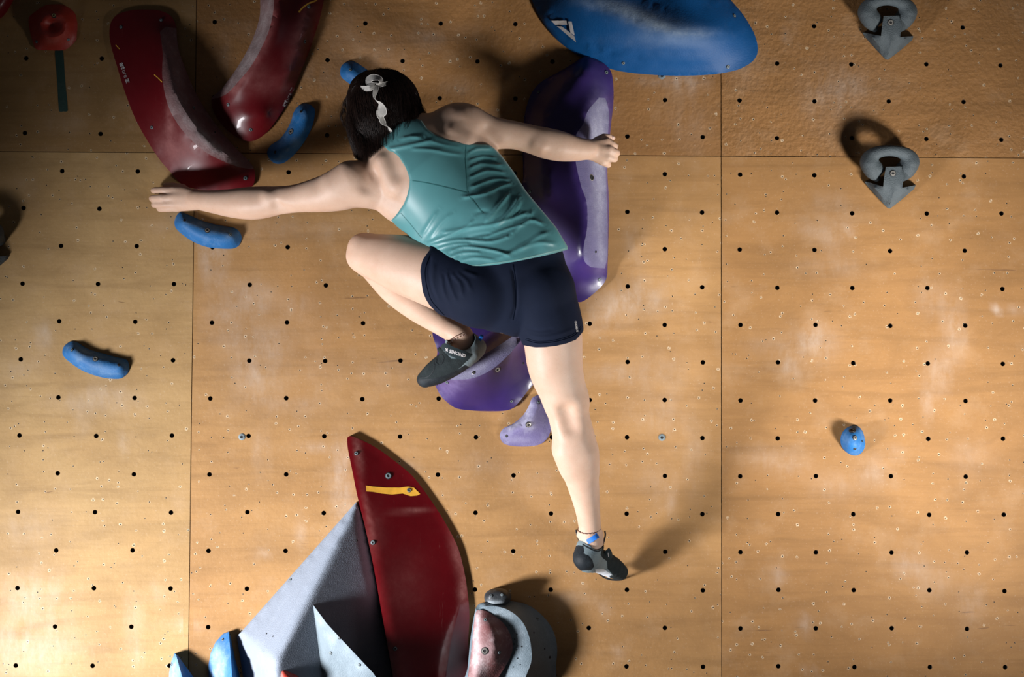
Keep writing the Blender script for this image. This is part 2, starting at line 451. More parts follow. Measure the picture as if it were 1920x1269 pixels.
def stroke(pts, w):
    P = np.asarray(pts, float); T = np.gradient(P, axis=0); T /= np.linalg.norm(T, axis=1)[:, None] + 1e-9
    Nn = np.c_[-T[:, 1], T[:, 0]]; w = np.broadcast_to(w, len(P))[:, None] / 2
    L, R_ = P + Nn * w, P - Nn * w
    V = np.vstack([L, R_]); n = len(P)
    return [tuple(v) for v in V], [(i, i + 1, n + i + 1, n + i) for i in range(n - 1)]
def decal_line(name, pts, wpx, bv, mat, par, off=0.0009, step=5):
    c = catmull(pts, False, step); V, F = stroke(c[:, :2], wpx); return decal(name, V, F, bv, mat, par, off)
def text_px(txt, origin, direction, height, bold=0.0, xs=1.0):
    """default font outlines laid out in photo pixels; returns verts, faces, advance"""
    cu = bpy.data.curves.new('t', 'FONT'); cu.body = txt; cu.size = 1.0; cu.offset = bold; cu.resolution_u = 3
    o = bpy.data.objects.new('t', cu); COL.objects.link(o)
    dg = bpy.context.evaluated_depsgraph_get(); me = bpy.data.meshes.new_from_object(o.evaluated_get(dg))
    bm = bmesh.new(); bm.from_mesh(me); bmesh.ops.triangulate(bm, faces=bm.faces)
    V = [(v.co.x, v.co.y) for v in bm.verts]; F = [tuple(v.index for v in f.verts) for f in bm.faces]; bm.free()
    COL.objects.unlink(o); bpy.data.objects.remove(o); bpy.data.curves.remove(cu); bpy.data.meshes.remove(me)
    d = np.array(direction, float); d /= np.linalg.norm(d); up = np.array([d[1], -d[0]])
    P = [tuple(np.array(origin) + d * x * height * xs + up * y * height) for x, y in V]
    adv = max(x for x, y in V) * height * xs
    return P, F, adv
def merge2(parts):
    P = []; F = []
    for p, f in parts:
        s = len(P); P += list(p); F += [tuple(i + s for i in q) for q in f]
    return P, F

# ------------------------------------------------------------------ the plywood wall
def wx(i): return i * HP
def wz(j): return Z0 + j * HP
WALL_CHALK = [(470,560,45,30,.7),(420,600,35,40,.45),(500,640,40,30,.5),(480,700,50,60,.55),(560,570,30,20,.4),(400,500,25,40,.5),(380,470,14,30,.7),(410,480,16,30,.5),
 (80,630,20,25,.7),(40,690,40,20,.4),(160,755,60,20,.4),(210,745,60,22,.4),(155,800,8,22,.7),(230,830,8,18,.5),(60,990,60,40,.35),(60,1120,60,50,.7),(60,1220,90,50,.9),(250,1150,12,40,.5),(255,1220,14,30,.45),(300,1110,20,20,.4),(350,1170,30,14,.5),
 (640,900,16,70,.9),(655,960,14,30,.6),(560,995,8,30,.6),(490,1040,6,14,.6,60),(490,850,12,40,.5),(560,760,60,12,.35),(590,840,40,8,.4),
 (1190,560,60,30,.75),(1130,590,40,30,.55),(1190,460,20,40,.4),(1150,700,50,16,.45),(1300,870,10,60,.5),(1240,780,50,40,.35),(1260,950,8,30,.4),(1240,700,60,40,.3),
 (1530,640,35,35,.85),(1480,690,20,20,.7),(1450,650,40,20,.4),(1790,620,20,56,.6),(1760,700,22,36,.6),(1740,760,10,26,.7),(1750,560,30,30,.35),(1870,578,8,8,1.3),(1905,578,22,3,1.0),(1640,885,30,30,.5),(1680,850,16,10,.5),(1520,430,30,20,.35),(1590,430,10,10,.7),(1560,440,30,30,.45),(1560,500,60,20,.3),
 (1260,150,60,12,.6),(1290,160,30,20,.4),(1290,230,40,50,.25),(1560,180,50,60,.35),(1480,70,8,16,.6),(1600,160,60,30,.3),(1400,110,30,60,.2),(1560,380,40,20,.3),
 (800,75,40,12,.4),(860,165,30,16,.5),(930,215,30,8,.55,-35),(850,60,100,8,.2),(420,110,14,50,.3),(470,60,50,14,.25),(560,130,50,20,.25),(120,230,40,20,.3),(150,170,20,30,.25),(640,60,40,40,.2),(720,110,60,30,.25),(620,150,40,30,.2),
 (1440,860,60,20,.35),(1480,880,30,14,.3),(1700,1060,30,24,.55),(1750,1090,30,30,.4),(1460,1080,14,16,.6),(1510,1170,12,18,.7),(1520,1260,10,10,.9),(1820,1130,22,34,.5),(1560,910,40,24,.35),(1820,860,40,30,.3),(1000,1130,30,6,.7),(1070,1120,30,5,.5),(1160,1230,10,16,.5),(1130,1140,12,14,.4),
 (330,400,22,14,.35),(300,420,30,10,.2),(600,430,60,14,.3),(500,430,40,20,.35),(760,870,20,10,.4),(300,310,16,12,.2),(40,345,30,20,.2),(720,700,60,30,.25),(600,700,30,60,.2),(900,870,40,20,.3),(1000,900,40,30,.25),(1230,900,40,30,.3)]
SX = [-26.5, -12.5, 1.5, 15.5]; SZ = [-15.5, 4.5, 18.5]
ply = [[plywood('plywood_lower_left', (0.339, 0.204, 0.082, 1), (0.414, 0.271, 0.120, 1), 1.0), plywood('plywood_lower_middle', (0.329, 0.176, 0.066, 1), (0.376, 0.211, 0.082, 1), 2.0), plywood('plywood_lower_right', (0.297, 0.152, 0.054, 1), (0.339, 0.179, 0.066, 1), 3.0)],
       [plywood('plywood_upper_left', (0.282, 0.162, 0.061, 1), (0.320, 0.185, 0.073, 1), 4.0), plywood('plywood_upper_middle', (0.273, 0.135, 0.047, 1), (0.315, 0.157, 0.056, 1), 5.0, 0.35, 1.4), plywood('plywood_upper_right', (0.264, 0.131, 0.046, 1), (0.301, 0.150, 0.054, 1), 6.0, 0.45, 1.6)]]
pn = [['wall_lower_left', 'wall_lower_middle', 'wall_lower_right'], ['wall_upper_left', 'wall_upper_middle', 'wall_upper_right']]
def panel(name, i0, i1, j0, j1, mat):
    g = 0.0011; x0, x1, z0, z1 = wx(i0) + g, wx(i1) - g, wz(j0) + g, wz(j1) - g
    pts = []; edges = []
    def loop(P):
        s = len(pts); pts.extend(P); edges.extend([(s + k, s + (k + 1) % len(P)) for k in range(len(P))])
        return s
    loop([(x0, z0), (x1, z0), (x1, z1), (x0, z1)])
    holes = []; rr = 0.0066; K = 16
    for i in range(math.ceil(i0), math.floor(i1) + 1):
        for j in range(math.ceil(j0), math.floor(j1) + 1):
            if (i + j) % 2: continue
            jx, jz = RNG.uniform(-.0012, .0012, 2)
            c = (wx(i) + jx, wz(j) + jz)
            if abs(c[0] + 0.49) > 2.45 or abs(c[1] - 1.81) > 1.4: continue
            holes.append(c); loop([(c[0] + rr * math.cos(2*math.pi*k/K), c[1] + rr * math.sin(2*math.pi*k/K)) for k in range(K)])
    gx, gz = np.meshgrid(np.arange(x0 + .012, x1, .025), np.arange(z0 + .012, z1, .025))
    gx, gz = gx.ravel(), gz.ravel()
    vis = (np.abs(gx + 0.49) < 1.75) & (np.abs(gz - 1.81) < 1.3)
    gx, gz = gx[vis], gz[vis]
    if holes:
        hc = np.array(holes); dm = np.sqrt(((gx[:, None]-hc[:, 0])**2 + (gz[:, None]-hc[:, 1])**2).min(1)); gx, gz = gx[dm > .011], gz[dm > .011]
    pts += list(zip(gx, gz))
    r = delaunay_2d_cdt([Vector(p) for p in pts], edges, [], 0, 1e-6)
    V = np.array([tuple(v) for v in r[0]]); F = np.array([list(f) for f in r[2]])
    if holes:
        cen = V[F].mean(1); dm = np.sqrt(((cen[:, None, 0]-hc[:, 0])**2 + (cen[:, None, 1]-hc[:, 1])**2).min(1)); F = F[dm > rr * .97]
    a, b_, c_ = V[F[:, 0]], V[F[:, 1]], V[F[:, 2]]
    ar = (b_[:, 0]-a[:, 0])*(c_[:, 1]-a[:, 1]) - (b_[:, 1]-a[:, 1])*(c_[:, 0]-a[:, 0]); F[ar < 0] = F[ar < 0][:, ::-1]
    W = np.c_[V[:, 0], np.zeros(len(V)), V[:, 1]]
    px, py = pix(W); ch = np.clip(blobs(px, py, WALL_CHALK), 0, 1)
    verts = W.tolist(); faces = [list(f) for f in F]; fm = [0] * len(faces); chl = ch.tolist(); T = 0.018
    for c in holes:
        s = len(verts)
        for yy, q in ((0, rr), (T, rr), (T, rr * .1)):
            for k in range(K): verts.append((c[0] + q * math.cos(2*math.pi*k/K), yy, c[1] + q * math.sin(2*math.pi*k/K))); chl.append(0)
        for rg in range(2):
            for k in range(K):
                faces.append([s + rg*K + k, s + rg*K + (k+1) % K, s + (rg+1)*K + (k+1) % K, s + (rg+1)*K + k]); fm.append(1)
    s = len(verts)
    for (x, z) in ((x0, z0), (x1, z0), (x1, z1), (x0, z1)):
        verts += [(x, 0, z), (x, T + .002, z)]; chl += [0, 0]
    for k in range(4):
        a = s + 2*k; b = s + 2*((k+1) % 4); faces.append([a, a+1, b+1, b]); fm.append(0)
    faces.append([s+1, s+3, s+5, s+7]); fm.append(0)
    o = mesh_obj(name, verts, faces, [mat, M['hole']], None, fm, smooth=False, attrs={'chalk': chl})
    tag(o, kind='structure'); return o
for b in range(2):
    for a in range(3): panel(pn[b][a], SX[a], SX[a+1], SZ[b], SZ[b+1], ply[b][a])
# framing behind the sheets and the padded floor below
def box(name, x0, x1, y0, y1, z0, z1, mat, parent=None):
    v = [(x, y, z) for x in (x0, x1) for y in (y0, y1) for z in (z0, z1)]
    f = [(0, 1, 3, 2), (4, 6, 7, 5), (0, 4, 5, 1), (2, 3, 7, 6), (0, 2, 6, 4), (1, 5, 7, 3)]
    return mesh_obj(name, v, f, mat, parent, smooth=False)
tag(box('wall_back', wx(-26.6), wx(15.6), 0.021, 0.12, 0, wz(18.6), simple('framing_wood', (0.05, 0.03, 0.02, 1), .8)), kind='structure')
tag(box('floor', -6, 6, -6, 0.12, -0.1, 0, plastic('floor_mat', (0.10, 0.11, 0.13, 1), 0.8, 0.3)), kind='structure')
tag(box('wall_base', wx(-26.6), wx(15.6), -0.0, 0.021, 0.0, wz(-15.5)-.002, M['grey']), kind='structure')

# ------------------------------------------------------------------ climbing holds
TW = BVHTree.FromPolygons([Vector((-9, 0, -9)), Vector((9, 0, -9)), Vector((9, 0, 9)), Vector((-9, 0, 9))], [(0, 1, 2, 3)])
# --- big red crescents
ol = [(205,62),(208,42),(219,28),(242,20),(270,18),(300,20),(320,30),(330,48),(332,75),(337,100),(350,135),(365,170),(385,205),(410,240),(440,275),(465,300),(476,316),(478,334),(472,350),(450,357),(420,358),(380,356),(350,350),(335,340),(320,323),(300,300),(280,270),(255,225),(235,175),(218,120),(208,85)]
ridge = [(300,60,.045),(305,100,.065),(304,140,.082),(309,175,.092),(318,205,.095),(335,235,.093),(360,264,.086),(390,288,.072),(425,305,.05),(450,314,.032)]
grip = [(298,45),(300,60),(305,100),(304,140),(309,175),(318,205),(335,235),(360,264),(390,288),(425,305),(450,314),(480,312),(478,290),(440,262),(400,200),(360,120),(340,70),(334,44),(315,40)]
def gripsplit(ridge, outer): return [p[:2] for p in ridge] + outer
r1 = relief('climbing_hold', ol, M['red'], 8, 0.012, [ridge, [(318,90,.065),(321,135,.092),(331,178,.108),(350,213,.110),(372,243,.102),(400,271,.082),(436,298,.048)]],
   regions=[(creg(ridge, 8) + [(478,318),(490,310),(440,250),(400,190),(372,140),(352,95),(345,55),(310,50)], 'grip_surface', M['redgrip'], True)],
   chalk=[(335,190,8,30,.5,-25),(360,232,24,9,.8,52),(385,260,24,9,1.0,44),(410,282,24,7,.8,38),(430,300,30,6,.5,35),(320,270,30,50,.25),(345,280,40,25,.35),(318,225,6,30,.5),(330,130,16,60,.25)], hf=None, post=2)
bolts(r1, [(227,51,3.4),(302,38,3.4),(285,239,3.6),(363,202,3.2),(460,334,4.2),(403,248,2.0,'hole')])
tag(r1, 'long dark red glossy crescent volume at upper left, ending above the reaching hand', 'climbing hold')
ol = [(607,-20),(603,20),(592,60),(578,100),(562,140),(545,180),(525,215),(505,243),(488,258),(470,265),(450,260),(425,243),(405,218),(397,197),(398,182),(412,170),(432,145),(455,110),(475,70),(487,30),(492,-20),(530,-40),(580,-40)]
ridge = [(408,184,.03),(425,176,.055),(445,155,.085),(470,125,.105),(490,90,.115),(505,55,.12),(513,15,.12),(514,-28,.12)]
r2 = relief('climbing_hold', ol, M['red'], 8, 0.012, [ridge, [(588,-25,.05),(575,50,.055),(560,100,.055),(535,160,.05)], [(500,215,.055),(450,215,.05)]],
   regions=[([(404,184)]+creg(ridge, 8) + [(514,-60),(470,-50),(470,20),(440,110),(390,170),(392,186)], 'grip_surface', M['redgrip'], True)],
   chalk=[(480,80,14,60,.6,20),(455,125,14,50,.7,35),(500,30,16,60,.5,8),(485,140,30,30,.18),(500,160,40,20,.2),(550,90,14,50,.35,15),(568,50,8,40,.5,12),(440,165,14,14,.5)], post=2)
bolts(r2, [(571,78,3.6),(579,13,3.6),(428,196,3.4),(470,243,3.6)])
tag(r2, 'dark red glossy crescent volume running off the top edge left of centre', 'climbing hold')
def arture(o, org, dr, hgt, flip=False):
    a = text_px('art', org, dr, hgt, 0.035, 0.82)
    d = np.array(dr, float); d /= np.linalg.norm(d)
    o2 = tuple(np.array(org) + d * (a[2] + hgt * .10)); b = text_px('ure', o2, dr, hgt, -0.012, 0.9)
    o3 = np.array(o2) + d * (b[2] + hgt * .20); up = np.array([d[1], -d[0]])
    def L(u, v): return tuple(o3 + d * u * hgt + up * v * hgt)
    S = []
    for k in range(3):
        s = .16 * k
        S.append(stroke([L(.02+s, .50), L(.30+s, .56), L(.10+s, .05), L(.38+s, .10)], hgt * .09))
    P, F = merge2([(a[0], a[1]), (b[0], b[1])] + S)
    decal('logo_print', P, F, BV[o.name], M['print'], o, .0028)
arture(r1, (224,119), (14, 43), 12.5)
arture(r2, (535,201), (22, -42), 12.5)
decal_line('painted_glint_streak', [(560,23),(568,14),(580,6),(592,1),(600,-8)], [1.5]*1 and 3.0, BV[r2.name], M['warm_glint'], r2)  # this and the next two strips: warm light reflections painted on as colour
decal_line('painted_glint_streak', [(289,140),(297,147),(304,154)], 1.6, BV[r1.name], M['warm_glint'], r1)
decal_line('painted_glint_streak', [(217,84),(224,92)], 1.4, BV[r1.name], M['warm_glint'], r1)
r3 = relief('climbing_hold', [(-40,-40),(30,-40),(28,-8),(20,10),(8,28),(-12,42),(-45,45)], M['red'], 8, .01, prof=(.05, 30), post=2)
tag(r3, 'dark red hold cut off by the top left corner of the picture', 'climbing hold')

# --- blue crescents
def blue_crescent(pts, label, bl, ch, H=.036):
    o = relief('climbing_hold', pts, M['blue'], 5, 0.003, prof=(H, 24), post=3, chalk=ch)
    bolts(o, bl); tag(o, label, 'climbing hold', None); return o
base_c = [(327,418),(330,406),(338,398),(352,402),(380,414),(405,421),(428,425),(441,428),(450,436),(453,448),(447,461),(436,466),(415,466),(388,463),(362,453),(340,438),(330,428)]
blue_crescent(base_c, 'blue crescent hold directly under the reaching left hand', [(389,432,5.2,'bolt'),(346,413,2.8,'hole'),(432,440,3.2)], [(390,425,50,8,.45,15),(432,440,10,8,.4)])
base_c = [(117,662),(120,649),(133,640),(145,642),(165,654),(195,663),(220,670),(237,674),(242,685),(240,698),(228,709),(210,710),(185,706),(155,695),(132,680),(121,670)]
blue_crescent(base_c, 'blue crescent hold alone on the left plywood sheet, lowest of the blue crescents', [(179,673,5.4,'bolt'),(135,656,3),(223,684,3,'hole')], [(160,662,30,8,.45,20),(150,672,10,6,.4),(205,700,20,5,.3),(190,690,30,8,.25)])
base_c = [(556,202),(565,195),(578,195),(589,203),(590,216),(586,235),(577,255),(562,278),(545,296),(530,306),(515,306),(504,296),(501,284),(508,272),(523,262),(536,246),(546,226),(550,212)]
blue_crescent(base_c, 'dull blue upright crescent hold between the red volume tip and the dark hair', [(546,247,5.8,'bolt'),(565,209,3,'hole'),(516,285,3,'hole')], [(530,270,14,20,.25),(560,270,10,14,.3)])
base_c = [(638,138),(640,124),(650,116),(662,115),(676,122),(692,133),(712,143),(735,150),(752,160),(756,172),(750,184),(735,188),(712,184),(685,174),(664,163),(650,153),(641,146)]
blue_crescent(base_c, 'bright blue crescent hold half hidden behind the head and hair ribbon', [(657,131,3.2),(705,156,5,'bolt')], [(690,140,20,6,.3)])

# --- big blue volume, top
ol = [(985,-60),(992,-20),(1003,15),(1020,45),(1045,75),(1075,98),(1110,117),(1160,133),(1220,140),(1280,142),(1340,139),(1385,130),(1412,114),(1421,95),(1415,65),(1395,30),(1370,0),(1345,-25),(1310,-60),(1200,-90),(1050,-90)]
bb = relief('climbing_hold', ol, M['bigblue'], 9, 0.008, [[(1040,-60,.10),(1060,-20,.12),(1090,5,.135),(1140,22,.145),(1200,45,.15),(1270,62,.14),(1340,62,.10),(1375,50,.06)],
    [(1130,-70,.05),(1170,-30,.045),(1215,5,.045),(1270,22,.05),(1330,22,.05)], [(1290,-30,.10),(1345,-2,.085)], [(1020,20,.05),(1090,80,.06),(1200,110,.06),(1330,112,.05)]],
    chalk=[(1190,25,60,12,.7,22),(1130,10,50,10,.5,10),(1240,48,60,14,.6,12),(1300,60,40,8,.4),(1250,75,80,14,.2)], post=12, angle=60)
bolts(bb, [(1169,118,3.4),(1365,125,3.8),(1377,30,3.4)])
tag(bb, 'huge blue bowl shaped volume with a white triangle mark, cut off by the top edge', 'climbing hold')
def cp(X, Y): return (940 + X / 3.688, Y / 3.688)
decal_polys('triangle_logo', [[cp(345,143),cp(450,143),cp(455,172),cp(372,172)], [cp(462,148),cp(486,148),cp(508,245),cp(478,228)], [cp(385,182),cp(418,182),cp(505,250),cp(517,293)]], BV[bb.name], M['print'], bb, .006)

# --- long purple
ol = [(1097,105),(1110,107),(1135,121),(1146,135),(1150,160),(1150,195),(1146,230),(1143,262),(1139,300),(1139,330),(1141,360),(1142,400),(1141,450),(1139,500),(1136,525),(1118,546),(1090,566),(1070,560),(1045,530),(1010,470),(985,400),(978,362),(981,330),(980,285),(981,250),(984,215),(992,185),(1003,165),(1020,150),(1060,128)]
gpl = [(1123,183,.085),(1103,207,.12),(1093,233,.14),(1080,253,.150),(1078,280,.155),(1080,307,.155),(1090,350,.15),(1100,380,.145),(1101,425,.135),(1094,466,.125),(1096,490,.11),(1108,501,.085)]
greg = creg(gpl, 7) + creg([(1134,503,.055),(1139,480,.05),(1139.5,430,.05),(1139,400,.05),(1137,350,.05),(1136,310,.05),(1139,262,.05),(1142,220,.05),(1140,200,.055),(1135,184,.07)], 7)
pr = relief('climbing_hold', ol, M['purple'], 7, 0.02, [gpl, [(1134,503,.055),(1139,480,.05),(1139.5,430,.05),(1139,400,.05),(1137,350,.05),(1136,310,.05),(1139,262,.05),(1142,220,.05),(1140,200,.055),(1135,184,.07)],
   [(1100,125,.07),(1060,170,.085),(1030,215,.10),(1025,280,.105),(1030,360,.10)]],
   regions=[(greg, 'grip_surface', M['purplegrip'], True)], chalk=[(1125,340,14,60,1.0),(1122,230,16,50,1.0),(1120,280,14,30,.9),(1125,440,10,50,.5),(1130,480,10,20,.4),(1100,540,14,10,.2)], post=3, angle=50)
bolts(pr, [(1109,333,6.2,'bore'),(1137,136,3.8),(1010,173,3),(994,359,3.4),(1124,524,3.4),(1117,472,2.6,'hole')])
tag(pr, 'tall purple volume gripped by the right hand beside the back', 'climbing hold')
# --- lower purple, stood on
ol = [(818,600),(840,590),(900,585),(955,590),(975,605),(985,640),(996,670),(1003,700),(1003,716),(990,732),(972,755),(960,766),(945,770),(915,771),(880,769),(855,765),(836,752),(824,738),(814,715),(812,690),(820,660),(812,632),(811,615)]
lip = [(835,712,.10),(862,712,.125),(890,708,.14),(923,692,.145),(953,666,.14),(977,638,.12)]
low = [(840,697,.105),(860,692,.12),(887,676,.135),(914,661,.14),(953,636,.13),(974,621,.11)]
lr = creg(lip, 6) + creg(low, 6)[::-1]
pl = relief('climbing_hold', ol, M['purple'], 6, 0.012, [lip, low, [(845,668,.05),(880,645,.04),(920,620,.035),(950,606,.03)]],
   regions=[(lr, 'grip_surface', M['purplegrip'], True)], chalk=[(885,695,40,14,.8,-25),(950,645,30,14,.7,-35),(850,725,24,10,.2),(840,735,16,16,.15)], post=0, angle=40)
bolts(pl, [(933,692,6.0,'bolt'),(888,699,3.2,'bore'),(838,716,3.6),(981,681,2.4,'hole'),(959,752,3.0)])
tag(pl, 'wide purple volume with a grey ledge, the left shoe stands on it', 'climbing hold')
# --- lilac
ol = [(1008,741),(1014,742),(1020,750),(1026,768),(1032,788),(1033,803),(1027,820),(1012,833),(985,837),(955,835),(942,829),(937,815),(944,803),(962,794),(980,779),(990,764),(998,746)]
ll = relief('climbing_hold', ol, M['lilac'], 4.5, .006, [[(1011,752,.035),(1000,775,.045),(985,793,.045),(962,804,.03),(948,813,.02)]], chalk=[(990,770,12,24,.8,25),(965,798,22,6,.7,-30),(991,796,12,12,.6),(970,825,30,6,.4),(950,815,10,8,.3)], post=3)
bolts(ll, [(991,796,5.6,'bolt'),(1010,754,3.4),(950,817,3.0,'hole')])
tag(ll, 'small lilac hold with a curled tip beside the bare knee', 'climbing hold')
# --- blue knob right
ol = [(1576,826),(1578,814),(1585,804),(1596,798),(1607,798),(1616,806),(1621,820),(1622,836),(1616,848),(1606,854),(1594,852),(1584,845),(1578,836)]
kb = relief('climbing_hold', ol, M['blue'], 4, .004, prof=(.05, 22), post=4, chalk=[(1590,820,8,8,.15)])
bolts(kb, [(1603,821,4.8,'bolt'),(1603,841,3.0,'hole'),(1598,807,6.5,'hole'),(1616,827,2.0,'hole')])
tag(kb, 'small round blue knob on the right plywood sheet', 'climbing hold')
# --- orange red top left, tape
ol = [(54,34),(66,22),(83,11),(100,8),(118,9),(134,18),(141,26),(145,45),(144,64),(142,76),(128,90),(118,94),(90,94),(68,92),(62,80),(56,58)]
og = relief('climbing_hold', ol, M['orange'], 5, .008, [[(75,50,.05),(80,32,.055),(98,24,.06),(118,30,.055),(124,48,.05),(116,64,.055),(97,70,.06),(80,64,.055),(75,50,.05)], [(92,47,.02),(104,47,.02)]], chalk=[(100,76,14,6,.25)], post=2)
bolts(og, [(101,29,4.4,'brass'),(69,78,3.2),(128,74,3.0)])
tag(og, 'orange red faceted hold at top left with a dished middle', 'climbing hold')
tp = relief('tape_strip', [(103,95),(110,95),(118,95),(122,150),(127,208),(119,209),(111,209),(107,150)], M['tape'], 6, .0006, hf=lambda x, y, d, h: h * 0 + .0008)
tag(tp, 'dark green strip of tape hanging under the orange red hold', 'tape')

# --- washers on the plywood
for (x, y, r, lb) in ((453.5,819,6.4,'grey washer beside a bolt hole on the left, above the red fin'), (1241,820,6.6,'grey washer right of the bare knee'), (1241,142,7.0,'pale washer peeping from under the big blue volume')):
    o = fastener('washer', None, TW, x, y, r, ('zinc', 'zinc', 'dark'), .0014); tag(o, lb, 'washer')

# --- implicit surfaces: smooth unions of tapered capsules and ellipsoids, meshed by surface nets
def smin(a, b, k):
    if k <= 0: return np.minimum(a, b)
    h = np.maximum(k - np.abs(a - b), 0) / k
    return np.minimum(a, b) - h * h * k * .25
def cone(P, a, b, ra, rb, ys=1.0):
    a = np.asarray(a, float); b = np.asarray(b, float)
    s = np.array([1, 1 / ys, 1]); p = P * s; a = a * s; b = b * s
    ba = b - a; L = ba @ ba + 1e-12
    t = np.clip(((p - a) @ ba) / L, 0, 1)
    d = np.linalg.norm(p - a - t[..., None] * ba, axis=-1) - (ra + (rb - ra) * t)
    return d * (ys if ys < 1 else 1)
def ellips(P, c, R, r):
    q = (P - np.asarray(c)) @ R          # columns of R are the axes
    r = np.asarray(r, float); k0 = np.linalg.norm(q / r, axis=-1); k1 = np.linalg.norm(q / (r * r), axis=-1) + 1e-9
    return k0 * (k0 - 1) / k1
class Field:
    def __init__(s, lo, hi, h):
        s.lo = np.array(lo, float); s.h = h; s.n = np.ceil((np.array(hi) - s.lo) / h).astype(int) + 1
        s.F = np.full(tuple(s.n), 0.2, np.float32)
    def sub(s, lo, hi):
        i0 = np.clip(np.floor((np.asarray(lo) - s.lo) / s.h).astype(int), 0, s.n); i1 = np.clip(np.ceil((np.asarray(hi) - s.lo) / s.h).astype(int) + 1, 0, s.n)
        if (i1 <= i0).any(): return None, None
        g = np.meshgrid(*[s.lo[k] + np.arange(i0[k], i1[k]) * s.h for k in range(3)], indexing='ij')
        return tuple(slice(i0[k], i1[k]) for k in range(3)), np.stack(g, -1)
    def prims(s, lst, off=0.0):
        for pr in lst:
            k = pr['k']; m = k + off + 0.02
            if pr['t'] == 'c':
                a, b = np.array(pr['a']), np.array(pr['b']); r = max(pr['ra'], pr['rb']) + m
                lo, hi = np.minimum(a, b) - r, np.maximum(a, b) + r
            else:
                r = max(pr['r']) + m; lo, hi = np.array(pr['c']) - r, np.array(pr['c']) + r
            sl, P = s.sub(lo, hi)
            if sl is None: continue
            d = evalp(pr, P) - off
            if pr.get('neg'): s.F[sl] = -smin(-s.F[sl], d, k)
            else: s.F[sl] = smin(s.F[sl], d.astype(np.float32), k)
def evalp(pr, P):
    return cone(P, pr['a'], pr['b'], pr['ra'], pr['rb'], pr.get('ys', 1)) if pr['t'] == 'c' else ellips(P, pr['c'], pr['R'], pr['r'])
def evalall(lst, P, off=0.0):
    f = np.full(P.shape[:-1], 0.5)
    for pr in lst:
        d = evalp(pr, P) - off
        f = -smin(-f, d, pr['k']) if pr.get('neg') else smin(f, d, pr['k'])
    return f
def nets(F, lo, h):
    s = F < 0
    c = np.zeros(tuple(n - 1 for n in F.shape), np.int8)
    for i in (0, 1):
        for j in (0, 1):
            for k in (0, 1): c += s[i:F.shape[0]-1+i, j:F.shape[1]-1+j, k:F.shape[2]-1+k]
    act = np.argwhere((c > 0) & (c < 8)); idx = np.full(c.shape, -1, np.int32)
    idx[tuple(act.T)] = np.arange(len(act)); acc = np.zeros((len(act), 3)); cnt = np.zeros(len(act))
    cor = [(i, j, k) for i in (0, 1) for j in (0, 1) for k in (0, 1)]
    val = {q: F[act[:, 0]+q[0], act[:, 1]+q[1], act[:, 2]+q[2]].astype(float) for q in cor}
    for q in cor:
        for ax in range(3):
            if q[ax]: continue
            r = list(q); r[ax] = 1; r = tuple(r); a, b = val[q], val[r]; m = (a < 0) != (b < 0)
            t = np.where(m, a / np.where(m, a - b, 1), 0); p = np.tile(np.array(q, float), (len(act), 1)); p[:, ax] = t
            acc[m] += p[m]; cnt[m] += 1
    V = (act + acc / cnt[:, None]) * h + lo; faces = []
    for ax in range(3):
        u, v = [(1, 2), (2, 0), (0, 1)][ax]
        A = np.take(s, range(s.shape[ax]-1), ax); B = np.take(s, range(1, s.shape[ax]), ax); e = np.argwhere(A != B)
        e = e[(e[:, u] > 0) & (e[:, v] > 0) & (e[:, u] < F.shape[u]-1) & (e[:, v] < F.shape[v]-1)]
        ins = s[tuple(e.T)]
        def g(du, dv):
            q = e.copy(); q[:, u] -= du; q[:, v] -= dv; return idx[tuple(q.T)]
        Q = np.stack([g(1, 1), g(0, 1), g(0, 0), g(1, 0)], 1); Q[~ins] = Q[~ins][:, ::-1]; faces.append(Q)
    Fc = np.vstack(faces); return V, Fc[(Fc >= 0).all(1)]
def adj(Fc, n):
    k = Fc.shape[1]; return np.unique(np.sort(np.vstack([Fc[:, [i, (i+1) % k]] for i in range(k)]), 1), axis=0)
def lap(V, E, it, f=.5, mask=None):
    deg = np.bincount(E.ravel(), minlength=len(V))[:, None].astype(float)
    for _ in range(it):
        s = np.stack([np.bincount(E[:, 0], V[E[:, 1], k], len(V)) + np.bincount(E[:, 1], V[E[:, 0], k], len(V)) for k in range(3)], 1)
        W = V + f * (s / np.maximum(deg, 1) - V); V = W if mask is None else np.where(mask[:, None], W, V)
    return V
def vnorm(V, Fc):
    a = V[Fc[:, 2]] - V[Fc[:, 0]]; b = V[Fc[:, 3]] - V[Fc[:, 1]]; n = np.cross(a, b); o = np.zeros_like(V)
    for k in range(4): np.add.at(o, Fc[:, k], n)
    return o / (np.linalg.norm(o, axis=1)[:, None] + 1e-12)
def pc(a, b, ra, rb, ys=1.0, k=0.012, neg=False):
    """capsule between (px,py,depth) points, radii in photo pixels"""
    return dict(t='c', a=at(*a), b=at(*b), ra=ra * mpp(a[2]), rb=rb * mpp(b[2]), ys=ys, k=k, neg=neg)
def chain(pts, k=0.012, ys=1.0, kk=0.0025):
    if len(pts) > 2: pts = [tuple(q) for q in catmull(pts, False, 9)]
    return [pc(p[:3], q[:3], p[3], q[3], ys, k if i == 0 else kk) for i, (p, q) in enumerate(zip(pts[:-1], pts[1:]))]
